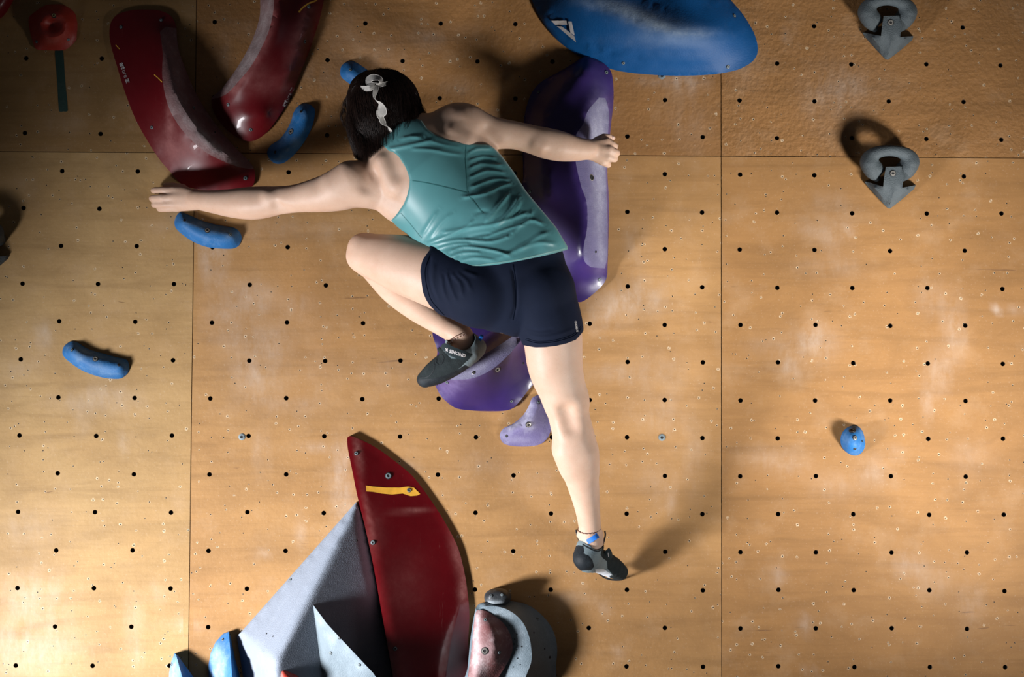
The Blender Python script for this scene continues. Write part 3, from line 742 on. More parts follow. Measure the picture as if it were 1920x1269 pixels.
def mesh_prims(name, lst, h, mats, parent, off=0.0, clip=None, smooth=2, disp=None, margin=0.03, split=None, attrs=None):
    lo = np.min([np.minimum(p['a'], p['b']) - max(p['ra'], p['rb']) if p['t'] == 'c' else np.array(p['c']) - max(p['r']) for p in lst if not p.get('neg')], 0) - margin - off
    hi = np.max([np.maximum(p['a'], p['b']) + max(p['ra'], p['rb']) if p['t'] == 'c' else np.array(p['c']) + max(p['r']) for p in lst if not p.get('neg')], 0) + margin + off
    f = Field(lo, hi, h); f.prims(lst, off)
    if clip is not None:
        near = np.argwhere(f.F < 3 * h); P = f.lo + near * h; v = f.F[tuple(near.T)]
        f.F[tuple(near.T)] = clip(P, v)
        # anything not near is already outside
    V, Fc = nets(f.F, f.lo, h); E = adj(Fc, len(V)); V = lap(V, E, smooth)
    if disp is not None: V = V + vnorm(V, Fc) * disp(V)[:, None]
    if split:
        px, py = pix(V); md = mpp(.15)
        for poly, nm_, mt_ in split:
            best = np.full(len(V), 1e9); bx = np.zeros(len(V)); by = np.zeros(len(V))
            for i in range(len(poly)):
                ax, ay = poly[i]; cx, cy = poly[(i+1) % len(poly)]; vx, vy = cx-ax, cy-ay
                t = np.clip(((px-ax)*vx + (py-ay)*vy) / (vx*vx + vy*vy + 1e-9), 0, 1); qx, qy = ax + t*vx, ay + t*vy
                d = np.hypot(px-qx, py-qy); m = d < best; best[m] = d[m]; bx[m] = qx[m]; by[m] = qy[m]
            m = best * md < h * .62
            V[m] += RI * ((bx - px)[m] * md)[:, None] - UP * ((by - py)[m] * md)[:, None]
            px, py = pix(V)
        cen = V[Fc].mean(1); px, py = pix(cen); own = np.zeros(len(Fc), int)
        for k, (poly, nm, mt) in enumerate(split): own[inpoly(px, py, poly)] = k + 1
        out = []
        for k in range(len(split) + 1):
            fs = Fc[own == k]
            if not len(fs): continue
            used = np.unique(fs); mp = np.full(len(V), -1); mp[used] = np.arange(len(used))
            nm, mt = (name, mats) if k == 0 else split[k-1][1:]
            out.append(mesh_obj(nm, V[used], mp[fs], mt, parent if k == 0 else (out[0] if out else parent)))
        BV[out[0].name] = BVHTree.FromPolygons([Vector(v) for v in V], [list(map(int, q)) for q in Fc]); return out[0]
    o = mesh_obj(name, V, Fc, mats, parent)
    BV[o.name] = BVHTree.FromPolygons([Vector(v) for v in V], [list(map(int, q)) for q in Fc])
    return o
def polysd(V, poly):
    px, py = pix(V); d = segdist(px, py, poly, True); return np.where(inpoly(px, py, poly), -d, d) * 0.00142

# --- grey pinch holds with an arrow plate
def arrow_hold():
    root = empty('climbing_hold', at(1668, 340, 0))
    def L(x, z, d): return (1668 + x, 306 - z, d)
    ring = []
    P = []
    for k in range(25):
        a = math.radians(-50 + 280 * k / 24)
        x, z = 40 * math.cos(a), 20 * math.sin(a)
        s = max(0, math.sin(a))
        P.append(L(x, z + 4, .042 + .028 * s) + (15.0 - 4.5 * s,))
    ring += chain(P, .006)
    for sx in (-1, 1):
        ring += chain([L(38 * sx, 0, .052) + (16,), L(33 * sx, -16, .045) + (13,), L(24 * sx, -28, .03) + (7,)], .01)
        ring += chain([L(34 * sx, -6, .04) + (15,), L(30 * sx, -10, .01) + (15,)], .01)
    mesh_prims('grip_ring', ring, .003, M['stone'], root, smooth=3)
    plate = relief('arrow_plate', [(1661,313,.066),(1690,312,.066),(1694,330,.066),(1692,352,.062),(1717,347,.012),(1714,354,.012),(1691,374,.014),(1669,391,.014),(1664,390,.014),(1645,370,.014),(1625,347,.012),(1621,340,.012),(1630,342,.02),(1656,350,.062),(1658,330,.066)],
        M['stone'], 3.2, straight=True, parent=None, creases=[[(1663,335,.066),(1676,360,.058),(1669,382,.03)], [(1640,352,.045),(1656,372,.035)], [(1702,355,.045),(1684,371,.035)]], angle=30)
    child_of(plate, root)
    fastener('bolt', root, BV[plate.name], 1674, 325, 6.2, ('dark', 'ring', 'dark'))
    return root
def dup(root, delta, label):
    r = root.copy(); COL.objects.link(r); r.location = root.location + Vector(delta); r['label'] = label
    for ch in list(root.children):
        c = ch.copy(); COL.objects.link(c); c.parent = r; c.matrix_parent_inverse = ch.matrix_parent_inverse.copy()
    return r
ah = arrow_hold(); tag(ah, 'slate grey ring hold with an arrow plate, just below the plywood joint on the right', 'climbing hold', 'grey ring and arrow holds')
dup(ah, tuple(at(1664, 28, 0) - at(1668, 306, 0)), 'slate grey ring hold with an arrow plate, cut by the top edge of the picture')
dup(ah, tuple(at(-31, 437, 0) - at(1668, 306, 0)), 'slate grey ring and arrow hold, mostly cut off by the left edge')

# --- lower volumes
fin_o = [(651,820,0.020),(656,817,0.020),(664,819,0.018),(700,836,0.014),(740,864,0.012),(775,894,0.012),(806,935,0.012),(832,975,0.012),(856,1020,0.012),(868,1060,0.012),(876,1105,0.012),(880,1150,0.012),(878,1200,0.012),(873,1300,0.012),(742,1300,0.122),(737,1269,0.119),(716,1150,0.104),(700,1060,0.088),(685,990,0.073),(670,930,0.057),(660,880,0.042),(652,840,0.026)]
fr = [(658,829,0.026),(664,878,0.045),(674,929,0.061),(689,989,0.076),(704,1059,0.092),(720,1149,0.107),(741,1268,0.123),(746,1296,0.126)]
fin = relief('climbing_volume', fin_o, M['redfin'], 8, 0.01, [fr],
     chalk=[(672,850,6,30,.5,-10),(690,960,4,50,.3,-12),(700,1000,20,40,.15),(860,1050,10,50,.4,-15),(868,1110,8,24,.6),(770,958,30,4,.5,-4),(760,1100,40,60,.12),(730,1240,30,40,.15)], post=2, angle=55)
bolts(fin, [(668,850,4),(767,919,4.4),(699,1017,4.6),(741,1216,4.2),(728,892,6.5,'washer')])
tag(fin, 'glossy dark red fin shaped volume rising to a point at the bottom centre', 'climbing volume')
decal_polys('painted_glint_patch', [[(686,910),(700,912),(725,914),(750,914),(765,912),(776,914),(788,926),(782,929),(770,930),(755,925),(735,927),(715,925),(700,922),(687,921)]], BV[fin.name], M['warm_glint'], fin, .001)  # yellow highlight on the glossy fin, painted as an amber patch
gvv = [(668,941,.060), (450,1188,.030), (478,1262,.075), (489,1302,.095), (513,1243,.215), (511,1302,.215), (742,1302,.02), (691,1010,.022), (444,1192,.004), (461,1302,.004)]
gv = relief('climbing_volume', [(668,941),(691,1010),(742,1302),(461,1302),(444,1192),(450,1187)], M['grey'], 7, .01,
     [[(668,941,0),(513,1243,0),(511,1300,0)], [(450,1188,0),(513,1243,0)], [(450,1188,0),(478,1262,0),(488,1300,0)]], straight=True,
     hf=facets(gvv, [(0,1,4),(1,2,4),(2,3,5),(2,5,4),(0,4,6),(4,5,6),(0,6,7),(1,8,9),(1,9,2),(2,9,3)]), post=2, angle=70, iters=1)
bolts(gv, [(545,1087,2.6),(669,1013,2.2,'hole'),(500,1188,1.5,'hole'),(512,1193,1.5,'hole')])
tag(gv, 'large pale grey faceted volume left of the red fin', 'climbing volume')
sv = relief('climbing_volume', [(580,1124),(604,1262),(611,1302),(726,1302),(700,1262),(634,1192),(612,1168)], M['grey2'], 5, .05, straight=True,
     hf=facets([(580,1124,.083),(604,1262,.083),(611,1302,.082),(726,1302,.128),(700,1262,.135),(634,1192,.122),(612,1168,.110)], [(0,1,6),(1,5,6),(1,4,5),(1,2,4),(2,3,4)]), base=.055, angle=40, chalk=[(600,1160,12,20,.5),(650,1215,14,20,.5),(625,1190,14,24,.5),(670,1250,20,16,.4)])
bolts(sv, [(620,1224,3.2),(636,1196,3.0),(674,1246,3.0)])
tag(sv, 'small blue grey pointed volume mounted on the large grey one', 'climbing volume')
rs = relief('climbing_hold', [(516,1262),(517,1252),(523,1246),(531,1245),(540,1251),(548,1257),(558,1263),(562,1270),(570,1300),(516,1300)], M['orange'], 4, .004, prof=(.045, 18), base=.165, post=3, chalk=[(527,1264,3,8,.6)])
bolts(rs, [(528,1254,3.0)])
tag(rs, 'small red hold cut by the bottom edge on the grey volume', 'climbing hold')
gr = relief('climbing_volume', [(892,1140,.07),(898,1132,.062),(912,1129,.07),(935,1128,.03),(960,1127,.012),(990,1134,.012),(1016,1153,.012),(1035,1178,.012),(1044,1208,.012),(1043,1240,.012),(1030,1300,.012),(872,1300,.07),(877,1250,.07),(883,1190,.07)], M['grey2'], 6, .012,
     [[(905,1136,.085),(925,1136,.087),(947,1141,.088),(966,1152,.088),(981,1168,.088),(991,1190,.088),(996,1215,.088),(996,1240,.088),(985,1270,.088),(972,1296,.088)], [(894,1145,.082),(886,1195,.082),(879,1262,.082),(876,1296,.082)]], post=None, angle=45,
     chalk=[(940,1150,24,10,.5),(975,1190,10,20,.35),(975,1230,8,30,.25),(905,1150,30,6,.3),(960,1262,14,8,.4)])
bolts(gr, [(1008,1160,3.0),(1001,1186,1.6,'hole'),(1021,1216,1.6,'hole'),(1031,1232,2.6,'hole')] + [(955,1172,1.2,'hole'),(969,1189,1.2,'hole'),(965,1198,1.2,'hole'),(964,1207,1.2,'hole'),(968,1218,1.2,'hole'),(978,1212,1.2,'hole'),(970,1234,1.2,'hole'),(962,1250,1.2,'hole'),(975,1246,1.2,'hole')])
tag(gr, 'round blue grey dome volume right of the red fin', 'climbing volume')
pk = relief('climbing_hold', [(893,1146),(899,1143),(912,1146),(926,1154),(942,1166),(953,1181),(960,1199),(961,1217),(956,1234),(947,1250),(930,1275),(905,1300),(872,1300),(877,1270),(884,1215),(889,1165)], M['pink'], 5, .006,
     [[(898,1155,.02),(895,1200,.045),(889,1250,.05),(882,1296,.05)], [(915,1165,.04),(928,1200,.05),(925,1240,.05)]], base=.082, post=4, chalk=[(893,1200,6,60,.9,4),(920,1215,20,20,.4),(900,1250,14,30,.5),(935,1185,14,8,.3),(918,1165,20,6,.3)])
bolts(pk, [(909,1220,6.8,'bolt'),(910,1162,3.4),(936,1223,3.6)])
tag(pk, 'worn pinkish half round hold mounted on the round grey volume', 'climbing hold')
bk = relief('climbing_hold', [(908,1121),(911,1111),(922,1104),(937,1102),(950,1106),(958,1114),(958,1123),(950,1132),(938,1137),(922,1137),(912,1131)], M['black'], 3.0, .055, prof=(.085, 13), post=2, chalk=[(926,1130,16,4,.9)])
bolts(bk, [(921,1117,3.0),(941,1115,3.2)])
tag(bk, 'small black oval hold on top of the round grey volume', 'climbing hold')
b1 = relief('climbing_hold', [(429,1184),(418,1188),(404,1204),(395,1224),(391,1246),(392,1302),(456,1302),(450,1268),(441,1235),(433,1196)], M['blue'], 4, .006,
     [[(429,1186,0),(434,1250,0),(437,1300,0)]], straight=True, hf=facets([(429,1184,.02),(404,1204,.006),(391,1246,.006),(392,1302,.006),(437,1302,.12),(456,1302,.006),(441,1235,.006),(434,1250,.10)],
     [(0,1,7),(1,2,7),(2,3,7),(3,4,7),(4,5,7),(5,6,7),(6,0,7)]), iters=1, post=None, angle=60, chalk=[(410,1250,14,40,1.0),(405,1225,8,14,.6)])
bolts(b1, [(418,1199,3.0)])
tag(b1, 'chalky two sided blue hold beside the grey volume at the bottom', 'climbing hold')
b2 = relief('climbing_hold', [(327,1225),(333,1228),(362,1268),(376,1302),(316,1302),(317,1262),(321,1240)], M['blue'], 4, .006,
     [[(330,1227,0),(350,1300,0)]], straight=True, hf=facets([(330,1225,.03),(350,1302,.10),(316,1302,.006),(317,1262,.006),(321,1240,.008),(376,1302,.01),(362,1268,.01)],
     [(0,1,3),(1,2,3),(0,3,4),(0,6,1),(6,5,1)]), iters=1, post=None, angle=60, chalk=[(326,1262,12,30,1.2)])
bolts(b2, [(322,1245,3.0)])
tag(b2, 'chalky blue hold poking up at the bottom left, leftmost of the two blue ones there', 'climbing hold')

# ------------------------------------------------------------------ the climber
def skin_mat():
    m, nt, b = new_mat('skin')
    v = coords(nt); n = noise(nt, v, 14, 5, .6); n2 = noise(nt, v, 300, 3, .6)
    c = MIX(nt, ramp(nt, n, .3, .7), (0.53, 0.345, 0.245, 1), (0.61, 0.43, 0.325, 1))
    c = MIX(nt, ramp(nt, n2, .55, .8, 0, .25), c, (0.40, 0.19, 0.12, 1))
    nt.links.new(c, b.inputs['Base Color']); b.inputs['Roughness'].default_value = .52
    b.inputs['Subsurface Weight'].default_value = .12; b.inputs['Subsurface Radius'].default_value = (.012, .005, .003)
    b.inputs['Subsurface Scale'].default_value = 1.0; b.inputs['Specular IOR Level'].default_value = .35
    bump(nt, b, n2, .12, .0008); return m
M['skin'] = skin_mat()
def cloth(name, col, rough, scale, strength, sheen=.3, var=.2, spec=.3):
    m, nt, b = new_mat(name)
    v = coords(nt, (1, 1, 1)); n = noise(nt, v, 22, 4); wv = noise(nt, v, scale, 2)
    nt.links.new(MIX(nt, ramp(nt, n, .3, .7), tuple(c * (1 - var) for c in col[:3]) + (1,), col), b.inputs['Base Color'])
    b.inputs['Roughness'].default_value = rough; b.inputs['Sheen Weight'].default_value = sheen
    b.inputs['Specular IOR Level'].default_value = spec
    bump(nt, b, wv, strength, .0008); return m
M['teal'] = cloth('teal_jersey', (0.085, 0.270, 0.285, 1), .42, 900, .10, .15, .1, .4)
M['tealseam'] = cloth('teal_seam', (0.030, 0.17, 0.175, 1), .5, 700, .2)
M['tealedge'] = cloth('teal_binding', (0.16, 0.36, 0.34, 1), .5, 700, .2)
M['navy'] = cloth('navy_jersey', (0.0070, 0.0115, 0.027, 1), .8, 900, .2, .0, .15, .12)
M['navyseam'] = cloth('navy_seam', (0.0025, 0.004, 0.009, 1), .95, 900, .2, 0, .1, 0)
M['rubber'] = plastic('black_rubber', (0.010, 0.014, 0.018, 1), .65, .3, chalk=(0.07, 0.10, 0.12, 1), chalky=1.2, spec=.25)
M['suede'] = plastic('dark_suede', (0.020, 0.027, 0.029, 1), .9, .5, chalk=(0.09, 0.11, 0.11, 1), grain=260, chalky=1.0, spec=.15)
M['shoegrey'] = plastic('marbled_grey_leather', (0.18, 0.24, 0.26, 1), .6, .3, chalk=(0.03, 0.07, 0.12, 1), chalky=4.0)
M['shoewhite'] = plastic('pale_leather', (0.62, 0.66, 0.70, 1), .6, .2, chalky=.4)
M['strap'] = cloth('strap_webbing', (0.020, 0.030, 0.034, 1), .8, 500, .4, 0, .1, .15)
M['tab'] = simple('blue_pull_tab', (0.01, 0.16, 0.62, 1), .5)
M['thread'] = simple('brown_thread', (0.10, 0.035, 0.02, 1), .7)
M['bead'] = simple('pale_bead', (0.55, 0.42, 0.40, 1), .5)
M['nail'] = simple('nail', (0.62, 0.42, 0.36, 1), .3)
M['eye'] = simple('eye_white', (0.7, 0.7, 0.68, 1), .2)
M['iris'] = simple('iris', (0.05, 0.025, 0.012, 1), .2)
M['lip'] = simple('lip', (0.42, 0.13, 0.11, 1), .45)
def hair_mat():
    m, nt, b = new_mat('dark_brown_hair'); n = noise(nt, coords(nt, (60, 60, 6)), 3, 3)
    nt.links.new(MIX(nt, ramp(nt, n, .3, .7), (0.006, 0.0036, 0.003, 1), (0.018, 0.009, 0.0065, 1)), b.inputs['Base Color'])
    b.inputs['Roughness'].default_value = .42; b.inputs['Specular IOR Level'].default_value = .22
    return m
M['hair'] = hair_mat()
M['wisp'] = simple('lit_brown_hair', (0.075, 0.040, 0.024, 1), .5)
def ribbon_mat():
    m, nt, b = new_mat('sheer_ribbon'); n = noise(nt, coords(nt), 90, 3)
    b.inputs['Base Color'].default_value = (0.85, 0.82, 0.76, 1); b.inputs['Roughness'].default_value = .6
    b.inputs['Transmission Weight'].default_value = 0.0
    nt.links.new(ramp(nt, n, .3, .7, .50, .72), b.inputs['Alpha']); b.inputs['Sheen Weight'].default_value = .5
    return m
M['ribbon'] = ribbon_mat()
M['ribbonedge'] = simple('ribbon_edge', (0.85, 0.82, 0.76, 1), .6)

person = empty('person', at(960, 560, .35))
tag(person, 'person in teal tank top and navy shorts climbing, seen from behind, dark bobbed hair', 'person')

torso = [pc((806,318,.315), (868,398,.325), 84, 86, .74, .03), pc((868,398,.325), (900,440,.33), 86, 82, .76, .03),
         pc((900,440,.33), (955,512,.34), 82, 97, .80, .03), pc((700,335,.305), (858,240,.32), 40, 44, .8, .05),
         pc((755,262,.325), (800,320,.33), 44, 72, .75, .05),
         pc((692,352,.29), (752,382,.30), 27, 32, .9, .03), pc((752,382,.30), (815,425,.32), 32, 28, .9, .03),
         pc((900,268,.31), (930,340,.32), 22, 26, .9, .03), pc((885,255,.31), (898,280,.32), 30, 26, .9, .03)]
pelvis = [pc((958,520,.345), (965,535,.345), 96, 92, .80, .03),
          pc((902,546,.375), (890,540,.37), 63, 62, 1, .012), pc((1012,546,.37), (1010,540,.365), 63, 62, 1, .010)]
lthigh = chain([(895,543,.37,64), (845,522,.34,66), (800,508,.315,61), (757,496,.29,55), (716,484,.268,45), (694,477,.252,38)], .02)
rthigh = chain([(1012,560,.36,64), (1034,620,.35,56), (1042,690,.325,50.5), (1062,752,.30,40)], .008)
lshin = chain([(692,481,.24,34), (706,501,.225,30), (742,541,.195,30.5), (785,577,.185,27), (828,606,.18,22.5), (862,628,.18,21)], .02)
rshin = chain([(1062,752,.30,40), (1067,780,.292,38), (1079,832,.275,38.5), (1084,862,.26,37), (1093,905,.235,30), (1101,950,.21,23.5), (1106,988,.19,20.5), (1109,1020,.175,20)], .02)
larm = chain([(690,348,.30,42), (664,348,.30,41), (634,357,.29,38), (600,365,.275,32.5), (556,372,.245,26), (520,376,.22,26.5), (496,379,.205,29.5), (470,381,.19,30.5), (435,381,.165,26.5), (400,378,.14,21.5), (368,374,.112,18)], .015)
rarm = chain([(850,242,.315,44), (868,237,.315,44), (890,242,.31,38), (920,249,.305,31), (962,253,.295,26), (1000,262,.285,26.5), (1022,268,.28,28.5), (1050,274,.27,28), (1078,279,.255,23), (1104,280,.24,18.5)], .015)
# muscle and bone detail
bodyx = [pc((716,302,.372), (741,348,.366), 9, 12, 1, .03), pc((846,252,.375), (872,262,.37), 12, 10, 1, .03),
         pc((502,369,.243), (510,372,.243), 8, 7, 1, .02), pc((1006,271,.31), (1014,275,.31), 9, 8, 1, .02),
         pc((655,330,.325), (630,345,.315), 26, 20, 1, .03), pc((520,392,.262), (532,397,.265), 2.5, 2, 1, .03, True),
         pc((516,386,.268), (522,390,.268), 4, 3, 1, .02, True), pc((741,322,.410), (734,300,.412), 6, 6, 1, .03, True),
         pc((700,332,.362), (690,352,.36), 5, 5, 1, .03, True), pc((914,244,.356), (926,262,.35), 4, 4, 1, .03, True),
         pc((1062,772,.350), (1070,802,.343), 9, 7, 1, .035, True), 
         pc((1060,845,.285), (1072,875,.27), 22, 18, 1, .03), pc((1098,850,.28), (1102,880,.265), 18, 14, 1, .03),
         pc((676,462,.262), (672,480,.255), 20, 18, 1, .03)]
ankles = [pc((1085,1002,.185), (1087,1004,.185), 5, 5, 1, .015), pc((1127,1000,.18), (1127,1004,.18), 4, 4, 1, .015), pc((880,628,.19), (878,632,.19), 6, 6, 1, .015)]
feet = chain([(862,628,.18,21), (868,648,.185,20), (845,675,.18,20), (812,700,.17,17), (795,712,.165,12)], .015) + chain([(1109,1020,.175,20), (1104,1044,.17,21), (1126,1052,.12,19), (1150,1066,.075,15), (1164,1073,.045,10)], .015)
# hands
def finger(pts, k=.0035): return [pc(p[:3], q[:3], p[3], q[3], 1, k if i == 0 else .0015) for i, (p, q) in enumerate(zip(pts[:-1], pts[1:]))]
lhand = [pc((366,365,.11), (326,357,.082), 11, 8.2, .8, .006), pc((364,371,.112), (322,370,.086), 12, 8.6, .8, .006),
         pc((364,379,.11), (324,382,.083), 11.5, 8.2, .8, .006), pc((366,385,.106), (331,390,.078), 9.5, 7.4, .8, .006)]
lhand += finger([(326,357,.082,7.6), (308,356.5,.078,6.9), (292,357,.066,6.5), (288,357,.046,5.9), (291,357,.020,5.2)])
lhand += finger([(322,370,.086,7.8), (304,371,.083,7.2), (289,371.5,.070,6.9), (285,372,.048,6.2), (289,372,.018,5.4)])
lhand += finger([(324,382,.083,7.5), (308,383,.079,6.8), (293,383.5,.066,6.5), (289,384,.046,5.8), (292,384,.019,5.2)])
lhand += finger([(331,390,.078,6.6), (317,391.5,.073,6.0), (303,392,.062,5.7), (299,392,.044,5.2), (301,392,.020,4.7)])
lhand += finger([(356,364,.10,9.5), (342,353,.078,8.6), (325,349,.055,7.2), (310,348,.036,6.0)], .006)
rhand = [pc((1104,274,.238), (1137,266,.232), 11, 8.4, .85, .006), pc((1104,279,.24), (1142,281,.238), 12, 8.8, .85, .006),
         pc((1104,284,.238), (1139,294,.234), 12, 8.4, .85, .006), pc((1104,288,.234), (1130,303,.226), 10, 7.8, .85, .006)]
rhand += finger([(1137,266,.232,7.8), (1147,271,.226,7.1), (1152,274,.208,6.9), (1153,275,.182,6.2), (1149,275,.160,5.4)])
rhand += finger([(1142,281,.238,8.0), (1151,285,.232,7.3), (1156,287,.212,7.0), (1157,287,.184,6.3), (1152,287,.160,5.5)])
rhand += finger([(1139,294,.234,7.7), (1147,297,.228,7.0), (1152,298,.208,6.8), (1153,298,.182,6.0), (1149,298,.158,5.3)])
rhand += finger([(1130,303,.226,6.8), (1136,307,.218,6.2), (1140,309,.200,6.0), (1141,309,.178,5.4), (1138,309,.158,4.8)])
rhand += finger([(1110,272,.232,9.5), (1121,263,.218,8.0), (1132,256,.205,6.2), (1142,256,.198,5.4), (1150,259,.192,4.6)], .006)
# neck and head: crown up, face turned to the wall and to the left
HC = at(716, 214, .262)
hup = np.array([-.30, .10, .95]); hup /= np.linalg.norm(hup)
hf_ = np.array([-.72, .66, -.20]); hf_ -= hup * (hf_ @ hup); hf_ /= np.linalg.norm(hf_)
hs = np.cross(hf_, hup)
def hp(f, s, u): return HC + hf_ * f + hs * s + hup * u
def ell(c, r, k, R=None, neg=False): return dict(t='e', c=c, R=np.stack([hf_, hs, hup], 1) if R is None else R, r=r, k=k, neg=neg)
def sc(a, b, ra, rb, k=.01, neg=False): return dict(t='c', a=a, b=b, ra=ra, rb=rb, ys=1, k=k, neg=neg)
head = [ell(hp(0, 0, .012), (.088, .070, .092), .02), ell(hp(.030, 0, -.045), (.056, .055, .062), .03),
        sc(hp(.072, 0, -.086), hp(.068, 0, -.082), .017, .017, .025),
        sc(hp(.090, 0, .012), hp(.106, 0, -.022), .006, .0095, .012), sc(hp(.098, -.008, -.026), hp(.098, .008, -.026), .007, .007, .008),
        sc(hp(.078, -.024, .030), hp(.078, .024, .030), .014, .014, .02),
        sc(hp(.064, -.036, -.018), hp(.060, -.040, -.022), .016, .016, .02), sc(hp(.064, .036, -.018), hp(.060, .040, -.022), .016, .016, .02),
        ell(hp(.092, -.029, .010), (.012, .013, .010), .012, neg=True), ell(hp(.092, .029, .010), (.012, .013, .010), .012, neg=True)]
for sgn in (-1, 1):
    head += [sc(hp(-.006, sgn*.071, .018), hp(-.014, sgn*.078, .000), .007, .007, .006), sc(hp(-.014, sgn*.078, .0), hp(.002, sgn*.071, -.026), .007, .006, .006)]
neck = [pc((781,275,.325), (742,238,.295), 40, 33, 1, .03)]
SK = torso + pelvis + lthigh + rthigh + larm + rarm + neck + head + lshin + rshin + bodyx + ankles + feet + lhand + rhand
body = mesh_prims('body', SK, .0034, M['skin'], person, smooth=3)

# face details
for s_ in (-.029, .029):
    def ball(name, c, r, mat, par, fr=1.0):
        bm = bmesh.new(); bmesh.ops.create_uvsphere(bm, u_segments=16, v_segments=10, radius=r)
        for v in bm.verts: v.co = Vector(c) + v.co
        me = bpy.data.meshes.new(name); bm.to_mesh(me); bm.free(); me.materials.append(mat)
        for p in me.polygons: p.use_smooth = True
        o = bpy.data.objects.new(name, me); COL.objects.link(o); child_of(o, par); return o
    e = ball('eye', hp(.074, s_, .010), .012, M['eye'], person); ball('iris', hp(.0815, s_, .009), .0058, M['iris'], e)
mesh_prims('lips', [sc(hp(.090, -.018, -.052), hp(.097, -.004, -.049), .0035, .0055, .003), sc(hp(.097, .004, -.049), hp(.090, .018, -.052), .0055, .0035, .003), sc(hp(.089, -.014, -.058), hp(.093, 0, -.060), .004, .006, .003), sc(hp(.093, 0, -.060), hp(.089, .014, -.058), .006, .004, .003)], .0016, M['lip'], person)

# tank top
tank_poly = [(780,222),(790,225),(800,240),(817,253),(843,262.5),(870,268),(917,271),(929,280),(940,291),(963,322),(986,358),(1006,382),(1042,425),(1065,463),(1064,468),(1043,474),(1019,479.5),(971,490),(935,496),(899,500),(865,503),(838,505),(836,496),(834,480),(820,470),(796,464),(783,455),(755,436),(733,413),(740,406),(747,397),(757,382),(763,367),(767,350),(768,337),(765,325),(760,313),(747,293),(736,284),(725,278),(700,262),(720,240),(750,225)]
loose = [pc((980,392,.345), (1030,450,.36), 32, 36, 1, .05), pc((925,415,.37), (1000,432,.365), 44, 40, 1, .05), pc((940,330,.33), (980,392,.345), 22, 30, 1, .05), pc((860,455,.34), (850,490,.38), 30, 22, 1, .05),
         pc((900,488,.40), (1010,462,.40), 22, 22, 1, .05), pc((795,440,.33), (815,462,.345), 14, 12, 1, .03)]
FOLD = [ # polyline in the photo, width px, height mm
 ([(720,282),(767,273),(813,263)], 4, 2.6), ([(747,263),(770,257),(795,258)], 4, 2.6), ([(767,279),(810,281),(843,287),(872,291)], 3.5, 1.6), ([(800,262),(835,272),(868,277)], 3.5, 1.2),
 ([(873,291),(893,279),(925,279)], 3, 2.0), ([(875,303),(905,294),(933,298)], 3, 2.0), ([(877,318),(900,308),(944,311)], 3, 2.2), ([(878,335),(912,321),(950,325)], 3, 2.2), ([(880,353),(925,337),(958,338)], 3, 2.0),
 ([(864,371),(910,363),(944,348),(962,344)], 3.2, 2.2), ([(907,420),(930,393),(957,360)], 3.6, 2.6), ([(927,427),(960,393),(975,366)], 3.6, 2.4), ([(966,398),(978,372)], 3.4, 2.2), ([(990,412),(1000,392)], 3.4, 1.8),
 ([(827,437),(880,427),(927,420),(977,403),(995,398)], 3.6, 2.2), ([(800,457),(837,443),(867,430),(890,410)], 3.4, 2.4), ([(803,461),(860,450),(923,453),(960,440)], 3.4, 2.4),
 ([(815,468),(850,458),(885,457)], 3, 1.8), ([(840,474),(870,463),(927,470),(960,481)], 3.2, 2.2), ([(838,484),(868,474),(905,474)], 3, 1.6), ([(790,444),(813,407),(823,392)], 4, 1.8), ([(802,452),(830,415),(850,398)], 4, 1.6),
 ([(953,443),(993,413),(1025,423)], 3.6, 2.2), ([(970,470),(1010,455),(1048,458)], 4, 1.8), ([(930,486),(975,466),(1015,440),(1035,436)], 4, 2.0), ([(905,446),(950,430),(985,420)], 3.2, 1.8),
 ([(860,490),(890,483),(930,488)], 3.2, 1.4), ([(846,500),(852,488),(862,478)], 3, 1.4), ([(885,402),(905,396),(922,397)], 4, -1.4), ([(980,386),(970,400),(955,412)], 3, -1.2), ([(870,447),(900,440),(925,438)], 3, -1.6)]
def foldd(lst, gain=1.0, amb=0.0):
    def f(V):
        px, py = pix(V); o = np.zeros(len(V))
        for pts, wd, mm in lst:
            c = catmull(pts, False, 12)[:, :2]; d = segdist(px, py, c)
            e = np.minimum(np.hypot(px - c[0, 0], py - c[0, 1]), np.hypot(px - c[-1, 0], py - c[-1, 1]))
            o += gain * mm * .001 * np.exp(-(d / wd) ** 2) * np.clip(e / (wd * 3), 0, 1)
        return o
    return f
def clipper(poly, k):
    def f(P, v): return -smin(-v, -polysd(P, poly), k)
    return f
tank = mesh_prims('tank_top', torso + pelvis[:1] + loose + pelvis[1:], .0023, M['teal'], person, off=.0075, clip=clipper(tank_poly, .006), smooth=3, disp=foldd(FOLD, 1.45))
bvT = BV[tank.name]
decal_line('seam', [(874,268),(873,300),(875,330),(877,362),(890,380),(905,400)], 1.6, bvT, M['tealseam'], tank, .0006)
decal_line('seam', [(769,338),(800,343),(840,352),(877,362)], 1.6, bvT, M['tealseam'], tank, .0006)
decal_line('seam', [(748,396),(765,415),(790,446)], 1.2, bvT, M['tealseam'], tank, .0006)
decal_line('binding', [(727,280),(748,294),(761,314),(767,338),(763,367),(747,397),(741,407)], 2.2, bvT, M['tealedge'], tank, .0006)
decal_line('binding', [(791,228),(801,242),(818,254),(844,264),(870,270),(916,273)], 2.0, bvT, M['tealedge'], tank, .0006)
decal_line('hem', [(840,502),(899,497),(971,487),(1019,476),(1060,466)], 2.2, bvT, M['tealedge'], tank, .0006)

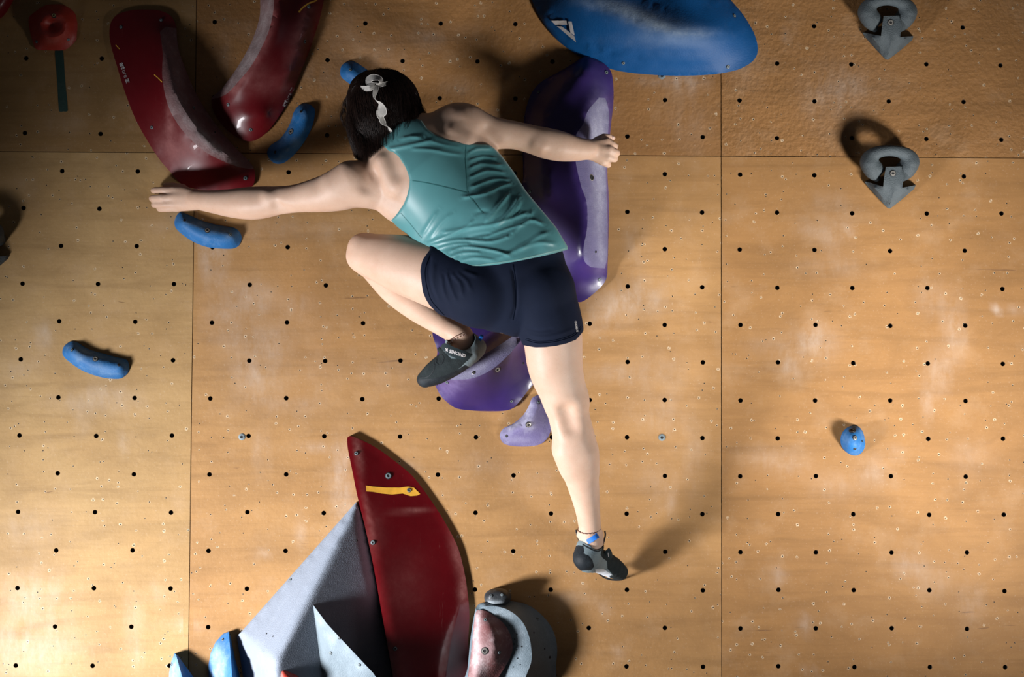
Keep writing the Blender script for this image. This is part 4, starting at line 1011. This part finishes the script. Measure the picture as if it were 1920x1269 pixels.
# shorts
sh_poly = [(800,430),(1075,430),(1090,470),(1098,535),(1104,600),(1094,621),(1080,637),(1062,644),(1043,648.5),(1022,651),(1004,651.5),(980,647),(971,630),(970,634),(956,630),(940,624),(920,622),(858,616),(828,596.5),(816,583),(806,573),(799,562),(793,548),(791,535),(788,508),(790,494),(794,484),(806,468)]
SF = [([(842,510),(862,530),(868,560)], 4, 2.4), ([(836,508),(846,540),(858,568)], 3.5, 2.4), ([(828,512),(832,545),(846,575)], 3.5, 2.2), ([(852,508),(876,528),(884,550)], 4, 1.8), ([(815,490),(812,530),(826,570)], 4, 1.8),
      ([(862,506),(900,520)], 4, 1.6), ([(960,500),(966,540),(967,575),(958,600)], 3.0, -3.2), ([(985,625),(1015,632),(1050,626),(1080,615)], 3, 1.4), ([(978,612),(1010,620),(1040,616)], 3, -1.4), ([(808,478),(803,510),(810,545),(822,572)], 3, -1.6)]
shorts = mesh_prims('shorts', torso[2:3] + pelvis + lthigh[:17] + rthigh[:13], .0032, M['navy'], person, off=.0055, clip=clipper(sh_poly, .004), smooth=2, disp=foldd(SF, 1.3))
bvS = BV[shorts.name]
decal_line('seam', [(962,495),(967,530),(967,570),(962,600)], 1.6, bvS, M['navyseam'], shorts, .0006)
decal_line('seam', [(985,637),(1008,643),(1043,640),(1076,629),(1092,612)], 1.3, bvS, M['navyseam'], shorts, .0006)
decal_line('seam', [(986,634),(1008,640),(1043,637),(1075,626),(1091,609)], .9, bvS, M['navyseam'], shorts, .0006)
decal_line('seam', [(806,478),(797,508),(801,540),(810,565),(836,594)], 1.3, bvS, M['navyseam'], shorts, .0006)
P1, F1, a1 = text_px('SIMOND', (1083.5, 617.5), (-3.5, -22), 5.2, .03, .82)
x1 = [stroke([(1080.5,621.5),(1084,619)], 1.1), stroke([(1081,618.8),(1084,622)], 1.1)]
decal('logo_print', *merge2([(P1, F1)] + x1), bvS, M['print'], shorts, .0008)

# shoes
def shoe(chainpts, extra, splits, h, lb, off=.0):
    o = mesh_prims('climbing_shoe', chainpts + extra, h, M['shoegrey'], person, smooth=2, split=splits)
    o['label'] = lb; return o
rsh = chain([(1108,1024,.178,24.5), (1101,1044,.18,26), (1104,1048,.17,25), (1122,1051,.125,22.5), (1147,1063,.08,20), (1162,1072,.047,15.5)], .012)
rsx = [pc((1096,1048,.195), (1099,1052,.185), 19, 17, 1, .012), pc((1093,1030,.185), (1092,1022,.185), 11, 8, 1, .012), pc((1112,1000,.25), (1112,1000,.12), 22, 22, 1, .004, True), pc((1120,1018,.25), (1118,1018,.12), 12, 12, 1, .004, True)]
rsplit = [([(1084,1022),(1094,1023),(1096,1034),(1094,1037),(1104,1042),(1111,1050),(1114,1062),(1108,1069),(1090,1070),(1070,1064),(1066,1040),(1078,1024)], 'heel_rubber', M['rubber']),
          ([(1116,1067),(1132,1067),(1148,1078),(1141,1079),(1146,1086),(1142,1089),(1118,1077)], 'side_panel', M['shoewhite']),
          ([(1130,1020),(1140,1010),(1152,1030),(1185,1050),(1186,1095),(1140,1090),(1110,1074),(1122,1077),(1146,1087),(1143,1079),(1150,1079),(1139,1066),(1138,1052),(1130,1046),(1126,1040)], 'toe_rubber', M['suede'])]
rshoe = shoe(rsh, rsx, rsplit, .0015, 'right climbing shoe, toe touching the plywood')
lsh = chain([(862,640,.185,27), (884,652,.19,24), (872,664,.195,24), (846,680,.192,26), (815,700,.178,22), (797,711,.168,15.5)], .012)
lsx = [pc((900,650,.19), (898,655,.19), 11, 11, 1, .012), pc((857,622,.19), (868,640,.20), 24, 24, 1, .006, True), pc((825,655,.205), (838,662,.21), 5, 12, 1, .012)]
lsplit = [([(824,650),(846,672),(880,672),(862,690),(840,708),(820,722),(800,735),(770,735),(770,700),(800,675)], 'toe_upper', M['suede']),
          ([(770,706),(784,708),(792,711),(812,710),(835,704),(857,694),(872,684),(885,690),(840,735),(770,740)], 'toe_rubber', M['rubber'])]
lshoe = shoe(lsh, lsx, lsplit, .0015, 'left climbing shoe, standing on the purple volume')
bvL, bvR = BV[lshoe.name], BV[rshoe.name]
decal_line('toe_seam', [(788,706),(794,708),(803,706),(812,696),(815,684),(811,673)], 1.2, bvL, M['rubber'], lshoe, .0012)
decal_line('lace', [(820,668),(828,664),(832,672),(826,684),(818,680),(820,668)], 1.1, bvL, M['rubber'], lshoe, .0015)
def tube(name, pts3, r, mat, par, k=6, flat=1.0, close=False):
    P = np.asarray(pts3, float); n = len(P); T = np.gradient(P, axis=0); T /= np.linalg.norm(T, axis=1)[:, None] + 1e-12
    ref = np.array([.13, -1, .21]); A = np.cross(T, ref); A /= np.linalg.norm(A, axis=1)[:, None] + 1e-9; B = np.cross(T, A); rr = np.broadcast_to(r, n)
    V = np.concatenate([P + (A * math.cos(2*math.pi*j/k) + B * math.sin(2*math.pi*j/k) * flat) * rr[:, None] for j in range(k)])
    F = [(j*n+i, j*n+i+1, ((j+1) % k)*n+i+1, ((j+1) % k)*n+i) for j in range(k) for i in range(n-1)]
    return mesh_obj(name, V, F, mat, par)
def band(name, top, bot, dep, th, mat, par, nu=18, nv=6, bulge=.002):
    """a webbing strap: two edge lines in the photo, depth along it, with real thickness"""
    a = catmull(top, False, 1.5)[:, :2]; b = catmull(bot, False, 1.5)[:, :2]; u = np.linspace(0, 1, nu); v = np.linspace(0, 1, nv)
    ia = np.stack([np.interp(u, np.linspace(0, 1, len(a)), a[:, k]) for k in (0, 1)], 1); ib = np.stack([np.interp(u, np.linspace(0, 1, len(b)), b[:, k]) for k in (0, 1)], 1)
    g = ia[:, None] * (1 - v)[None, :, None] + ib[:, None] * v[None, :, None]; d = np.interp(u, np.linspace(0, 1, len(dep)), dep)[:, None] + bulge * np.sin(np.pi * v)[None]
    V = np.vstack([at(g[..., 0], g[..., 1], d + e).reshape(-1, 3) for e in (th, -.004)]); n = nu * nv
    F = []
    for i in range(nu - 1):
        for k in range(nv - 1):
            q = [i*nv+k, i*nv+k+1, (i+1)*nv+k+1, (i+1)*nv+k]; F.append(q); F.append([x + n for x in q[::-1]])
    rimv = [k for k in range(nv)] + [i*nv+nv-1 for i in range(1, nu)] + [(nu-1)*nv+k for k in range(nv-2, -1, -1)] + [i*nv for i in range(nu-2, 0, -1)]
    for p, q in zip(rimv, rimv[1:] + rimv[:1]): F.append([q, p, p + n, q + n])
    o = mesh_obj(name, V, F, mat, par, angle=45); BV[o.name] = BVHTree.FromPolygons([Vector(x) for x in V], F); return o
st = band('strap', [(827,648),(833,643),(850,650),(868,657),(886,664)], [(828,657),(834,662),(846,668),(862,674),(876,677)], [.212,.226,.234,.236,.234,.224], .002, M['strap'], lshoe)
P1, F1, a1 = text_px('SIMOND', (841.5, 660.5), (30, 9.8), 9.0, .035, .93)
decal('logo_print', *merge2([(P1, F1), stroke([(835.5,653),(839.5,658.5)], 1.4), stroke([(839.5,653.5),(836,658)], 1.4)]), BV[st.name], M['print'], st, .0006)
st2 = band('strap', [(1142,1026),(1147,1034),(1149,1044)], [(1131,1036),(1133,1047),(1141,1053)], [.150,.148,.140,.130], .003, M['strap'], rshoe, 10, 6, .006)
for q in (((1080,993,.188),(1082,1003,.187),(1088,1018,.187)), ((1134,995,.165),(1135,1003,.165),(1131,1020,.168))):
    tube('collar_loop', [at(*catmull(q, False, 3)[k]) for k in range(len(catmull(q, False, 3)))], .0022, M['rubber'], rshoe, 6, .5)
decal_line('logo_print', [(1140,1036),(1141,1044)], 1.2, BV[st2.name], M['print'], st2, .0006)
decal_line('collar_lining', [(1092,1020),(1100,1025),(1108,1029),(1114,1032),(1121,1034),(1127,1031)], 2.2, bvR, M['rubber'], rshoe, .0008)
decal_line('sole_edge', [(1122,1075),(1134,1083),(1148,1087),(1165,1087),(1173,1083)], 2.6, bvR, M['rubber'], rshoe, .0008)
def pull_tab(a, b, wd, par):
    A, B = np.array(at(*a)), np.array(at(*b)); d = B - A; u = np.cross(d, [0, -1, 0]); u /= np.linalg.norm(u); u *= wd * .0015
    out = np.array([0, -.006, 0]); L = []
    for t, q in ((0, 0), (.3, 1), (.7, 1.2), (1, .6), (1.02, 0), (.7, -.2), (.3, -.1), (0, -.1)): L.append(A + d * t + out * q)
    V = [p + s * u for p in L for s in (-.5, .5)]; F = [(2*i, 2*i+1, 2*i+3, 2*i+2) for i in range(len(L)-1)]
    o = mesh_obj('pull_tab', V, F, M['tab'], par); return o
pull_tab((1101,1016,.21), (1121,1003,.215), 9, rshoe)
pull_tab((894,649,.20), (904,628,.205), 6, lshoe)
# anklets
def loop3(c, ax, r, n=48, wob=0.0):
    ax = np.array(ax, float); ax /= np.linalg.norm(ax); u = np.cross(ax, [0, 1, .1]); u /= np.linalg.norm(u); v = np.cross(ax, u)
    return [np.array(c) + r * (u * math.cos(2*math.pi*i/n) + v * math.sin(2*math.pi*i/n)) + ax * wob * math.sin(9 * i) for i in range(n + 1)]
ring1 = tube('anklet', loop3(at(1105,991,.188), np.array(at(1109,1020,.175)) - np.array(at(1104,970,.20)), 21.5 * .00145, wob=.0012), .0012, M['thread'], person)
ring1['label'] = 'brown thread anklet on the hanging right leg'
ring2 = tube('anklet', loop3(at(861,631,.18), np.array(at(866,650,.185)) - np.array(at(850,618,.18)), 24.0 * .00145, wob=.0008), .0011, M['thread'], person)
ring2['label'] = 'beaded anklet on the bent left leg'
bm_v = []; bm_f = []
for q in loop3(at(862,635,.18), np.array(at(866,650,.185)) - np.array(at(850,618,.18)), 24.5 * .00145, 26):
    s = len(bm_v); e = .0022
    bm_v += [q + np.array(d) * e for d in ((1,0,0),(-1,0,0),(0,1,0),(0,-1,0),(0,0,1),(0,0,-1))]
    bm_f += [(s+a, s+b, s+c) for a, b, c in ((0,2,4),(2,1,4),(1,3,4),(3,0,4),(2,0,5),(1,2,5),(3,1,5),(0,3,5))]
tag(mesh_obj('beads', bm_v, bm_f, M['bead'], ring2), kind='stuff')
# nails on the right thumb and the visible fingertips
def nail(c, r, par):
    bm = bmesh.new(); bmesh.ops.create_uvsphere(bm, u_segments=12, v_segments=8, radius=1)
    me = bpy.data.meshes.new('nail')
    for v in bm.verts: v.co = Vector(c) + Vector((v.co.x * r[0], v.co.y * r[1], v.co.z * r[2]))
    bm.to_mesh(me); bm.free(); me.materials.append(M['nail']); [setattr(p, 'use_smooth', True) for p in me.polygons]
    o = bpy.data.objects.new('nail', me); COL.objects.link(o); child_of(o, par); return o
nail(at(1147,257,.199), (.0080, .0022, .0042), person)

# hair
def hc(pts, k=.02, ys=1.0): return chain(pts, k, ys)
HB = [ell(hp(-.012, 0, .020), (.096, .083, .098), .02)]
HB += hc([(716,186,.325,44), (700,225,.325,46), (684,262,.31,27), (678,285,.30,17)], .03) + hc([(735,190,.32,44), (745,222,.33,38), (740,245,.33,22)], .03) + hc([(712,200,.33,46), (706,250,.33,32), (704,272,.325,20)], .03)
HB += hc([(752,205,.325,34), (757,222,.33,27), (748,245,.34,17)], .02) + hc([(715,230,.345,34),(722,255,.35,20),(712,270,.35,14)], .02)
HB += hc([(690,175,.31,32), (676,205,.30,22), (668,240,.29,12)], .03)
HC_ = [ell(hp(.075, 0, -.030), (.055, .058, .085), .012, neg=True)]
hair = mesh_prims('hair', HB + HC_, .0036, M['hair'], person, smooth=2)
def hairpush(p, off):
    p = np.array(p, float)
    for _ in range(3):
        f = evalall(HB, p); e = 2e-3
        g = np.stack([(evalall(HB, p + np.eye(3)[k] * e) - evalall(HB, p - np.eye(3)[k] * e)) / (2 * e) for k in range(3)], -1)
        g /= np.linalg.norm(g, axis=-1)[..., None] + 1e-9; p = p - g * (f - off)[..., None]
    return p
rs_ = np.random.RandomState(3); SV = []; SF_ = []
def bot(px): return np.interp(px, [652,660,668,677,692,705,727,745,760,775,790], [228,262,292,305,299,289,273,262,250,232,214])
NS, NP = 3000, 20
crown = np.array(at(704, 160, .335))
ex = rs_.uniform(654, 786, NS); ey = bot(ex) + rs_.normal(0, 2.2, NS) - np.abs(rs_.normal(0, 5, NS)) * (rs_.rand(NS) < .4)
ed = rs_.uniform(.30, .40, NS); back = rs_.rand(NS) < .25; ed[back] = rs_.uniform(.22, .30, back.sum())
E3 = at(ex, ey, ed)
sx = 704 + (ex - 715) * .35 + rs_.normal(0, 5, NS); sy = 158 + np.abs(ex - 712) * .12 + rs_.uniform(-6, 10, NS)
S3 = at(sx, sy, .33 - .0006 * np.abs(sx - 704))
t = np.linspace(0, 1, NP)[None, :, None]
bend = np.stack([(ex - 715) * .00075, np.full(NS, -.02), np.full(NS, .03)], 1)[:, None, :]
path = S3[:, None] * (1 - t) + E3[:, None] * t + bend * (4 * t * (1 - t)) * .9
offs = rs_.uniform(.0005, .0045, NS)[:, None] + 0 * t[..., 0]
tail = np.clip((t[..., 0] - .82) / .18, 0, 1)
pushed = hairpush(path, offs); path = pushed * (1 - tail[..., None]) + (path * .75 + pushed * .25) * tail[..., None]
path = path + (rs_.normal(0, .0018, (NS, 1, 3)) * t ** 2)
# loose wisps on both sides
def wisp(pts, n, spread):
    out = []
    for _ in range(n):
        j = rs_.normal(0, spread, 2); q = [(p[0] + j[0] * (.3 + i / len(pts)), p[1] + j[1] * (.3 + i / len(pts)), p[2] + rs_.normal(0, .004)) for i, p in enumerate(pts)]
        c = catmull(q, False, 4); idx = np.linspace(0, len(c) - 1, NP).astype(int); c = c[idx]; out.append(at(c[:, 0], c[:, 1], c[:, 2]))
    return out
W = wisp([(735,149,.34),(762,160,.33),(782,180,.325),(789,202,.32),(798,218,.32)], 40, 2.6) + wisp([(728,147,.34),(752,154,.33),(773,172,.32),(786,196,.32),(796,214,.32),(790,222,.33)], 34, 3.0) + wisp([(690,158,.31),(665,170,.29),(648,190,.27),(642,212,.26),(648,236,.26)], 30, 3.0) \
  + wisp([(700,150,.31),(672,158,.29),(656,175,.27),(650,200,.26),(654,225,.26)], 30, 3.0) + wisp([(700,148,.33),(715,145,.32),(730,147,.31)], 14, 2.5) + wisp([(645,205,.26),(640,218,.25),(643,230,.25),(650,240,.25)], 16, 2.5) + wisp([(690,152,.32),(668,162,.30),(655,180,.28)], 20, 3)
allp = np.concatenate([path, np.array(W)]); n = len(allp)
rad = np.concatenate([rs_.uniform(.00035, .0008, NS), np.full(len(W), .0005)])
T = np.gradient(allp, axis=1); T /= np.linalg.norm(T, axis=-1)[..., None] + 1e-9
A = np.cross(T, [.2, -1, .3]); A /= np.linalg.norm(A, axis=-1)[..., None] + 1e-9; B = np.cross(T, A)
taper = (1 - .7 * np.linspace(0, 1, NP) ** 3)[None, :, None]
rings = np.stack([allp + (A * math.cos(2*math.pi*j/3) + B * math.sin(2*math.pi*j/3)) * rad[:, None, None] * taper for j in range(3)], 2)
V = rings.reshape(-1, 3); base = np.arange(n)[:, None, None] * NP * 3 + np.arange(NP-1)[None, :, None] * 3; j = np.arange(3)[None, None, :]
F = np.stack([base + j, base + (j+1) % 3, base + 3 + (j+1) % 3, base + 3 + j], -1).reshape(-1, 4)
tag(mesh_obj('hair_strands', V, F, M['hair'], hair), kind='stuff')
# sheer ribbon bow
def ribbon(name, pts, wd, par, tw=0.0):
    c = catmull(pts, False, 2.5)
    for q in c: q[2] = -hit(BV['hair'], q[0], q[1])[0].y + .004 + (q[2] - .372) * .8 if hit(BV['hair'], q[0], q[1])[0].y < -.1 else q[2]
    P = at(c[:, 0], c[:, 1], c[:, 2]); n = len(P)
    T2 = np.gradient(c[:, :2], axis=0); T2 /= np.linalg.norm(T2, axis=1)[:, None] + 1e-9
    ph = np.linspace(0, tw, n); wv = np.interp(np.linspace(0, 1, n), np.linspace(0, 1, len(wd)), wd) * .62
    nx, ny = -T2[:, 1], T2[:, 0]
    L = at(c[:, 0] + nx * wv * np.cos(ph), c[:, 1] + ny * wv * np.cos(ph), c[:, 2] + wv * .0014 * np.sin(ph))
    R2 = at(c[:, 0] - nx * wv * np.cos(ph), c[:, 1] - ny * wv * np.cos(ph), c[:, 2] - wv * .0014 * np.sin(ph))
    F = [(i, i+1, n+i+1, n+i) for i in range(n-1)]
    o = mesh_obj(name, np.vstack([L, R2]), F, M['ribbon'], par)
    tube(name + '_edge', L, .0007, M['ribbonedge'], o); tube(name + '_edge', R2, .0007, M['ribbonedge'], o)
    return o
rb = ribbon('hair_ribbon', [(706,160,.372),(694,158,.378),(692,149,.39),(700,145,.395),(712,147,.39),(715,156,.38),(706,160,.372)], [7,9,10,11,10,9,7], person, 1.2)
ribbon('ribbon_loop', [(704,160,.374),(692,166,.382),(680,165,.378),(674,163,.372),(682,159,.37),(694,159,.37),(704,160,.372)], [5,7,7,4,5,6,5], rb, .8)
ribbon('ribbon_loop', [(708,160,.374),(718,158,.376),(730,155,.37),(744,153,.36)], [6,6,4,1.5], rb, .6)
ribbon('ribbon_tail', [(707,161,.376),(704,170,.388),(702,182,.392),(706,189,.395),(713,194,.396),(716,206,.398),(714,217,.396),(718,228,.39),(727,238,.384),(733,248,.378)], [6,8,9,6,12,16,8,15,12,6], rb, 5.5)
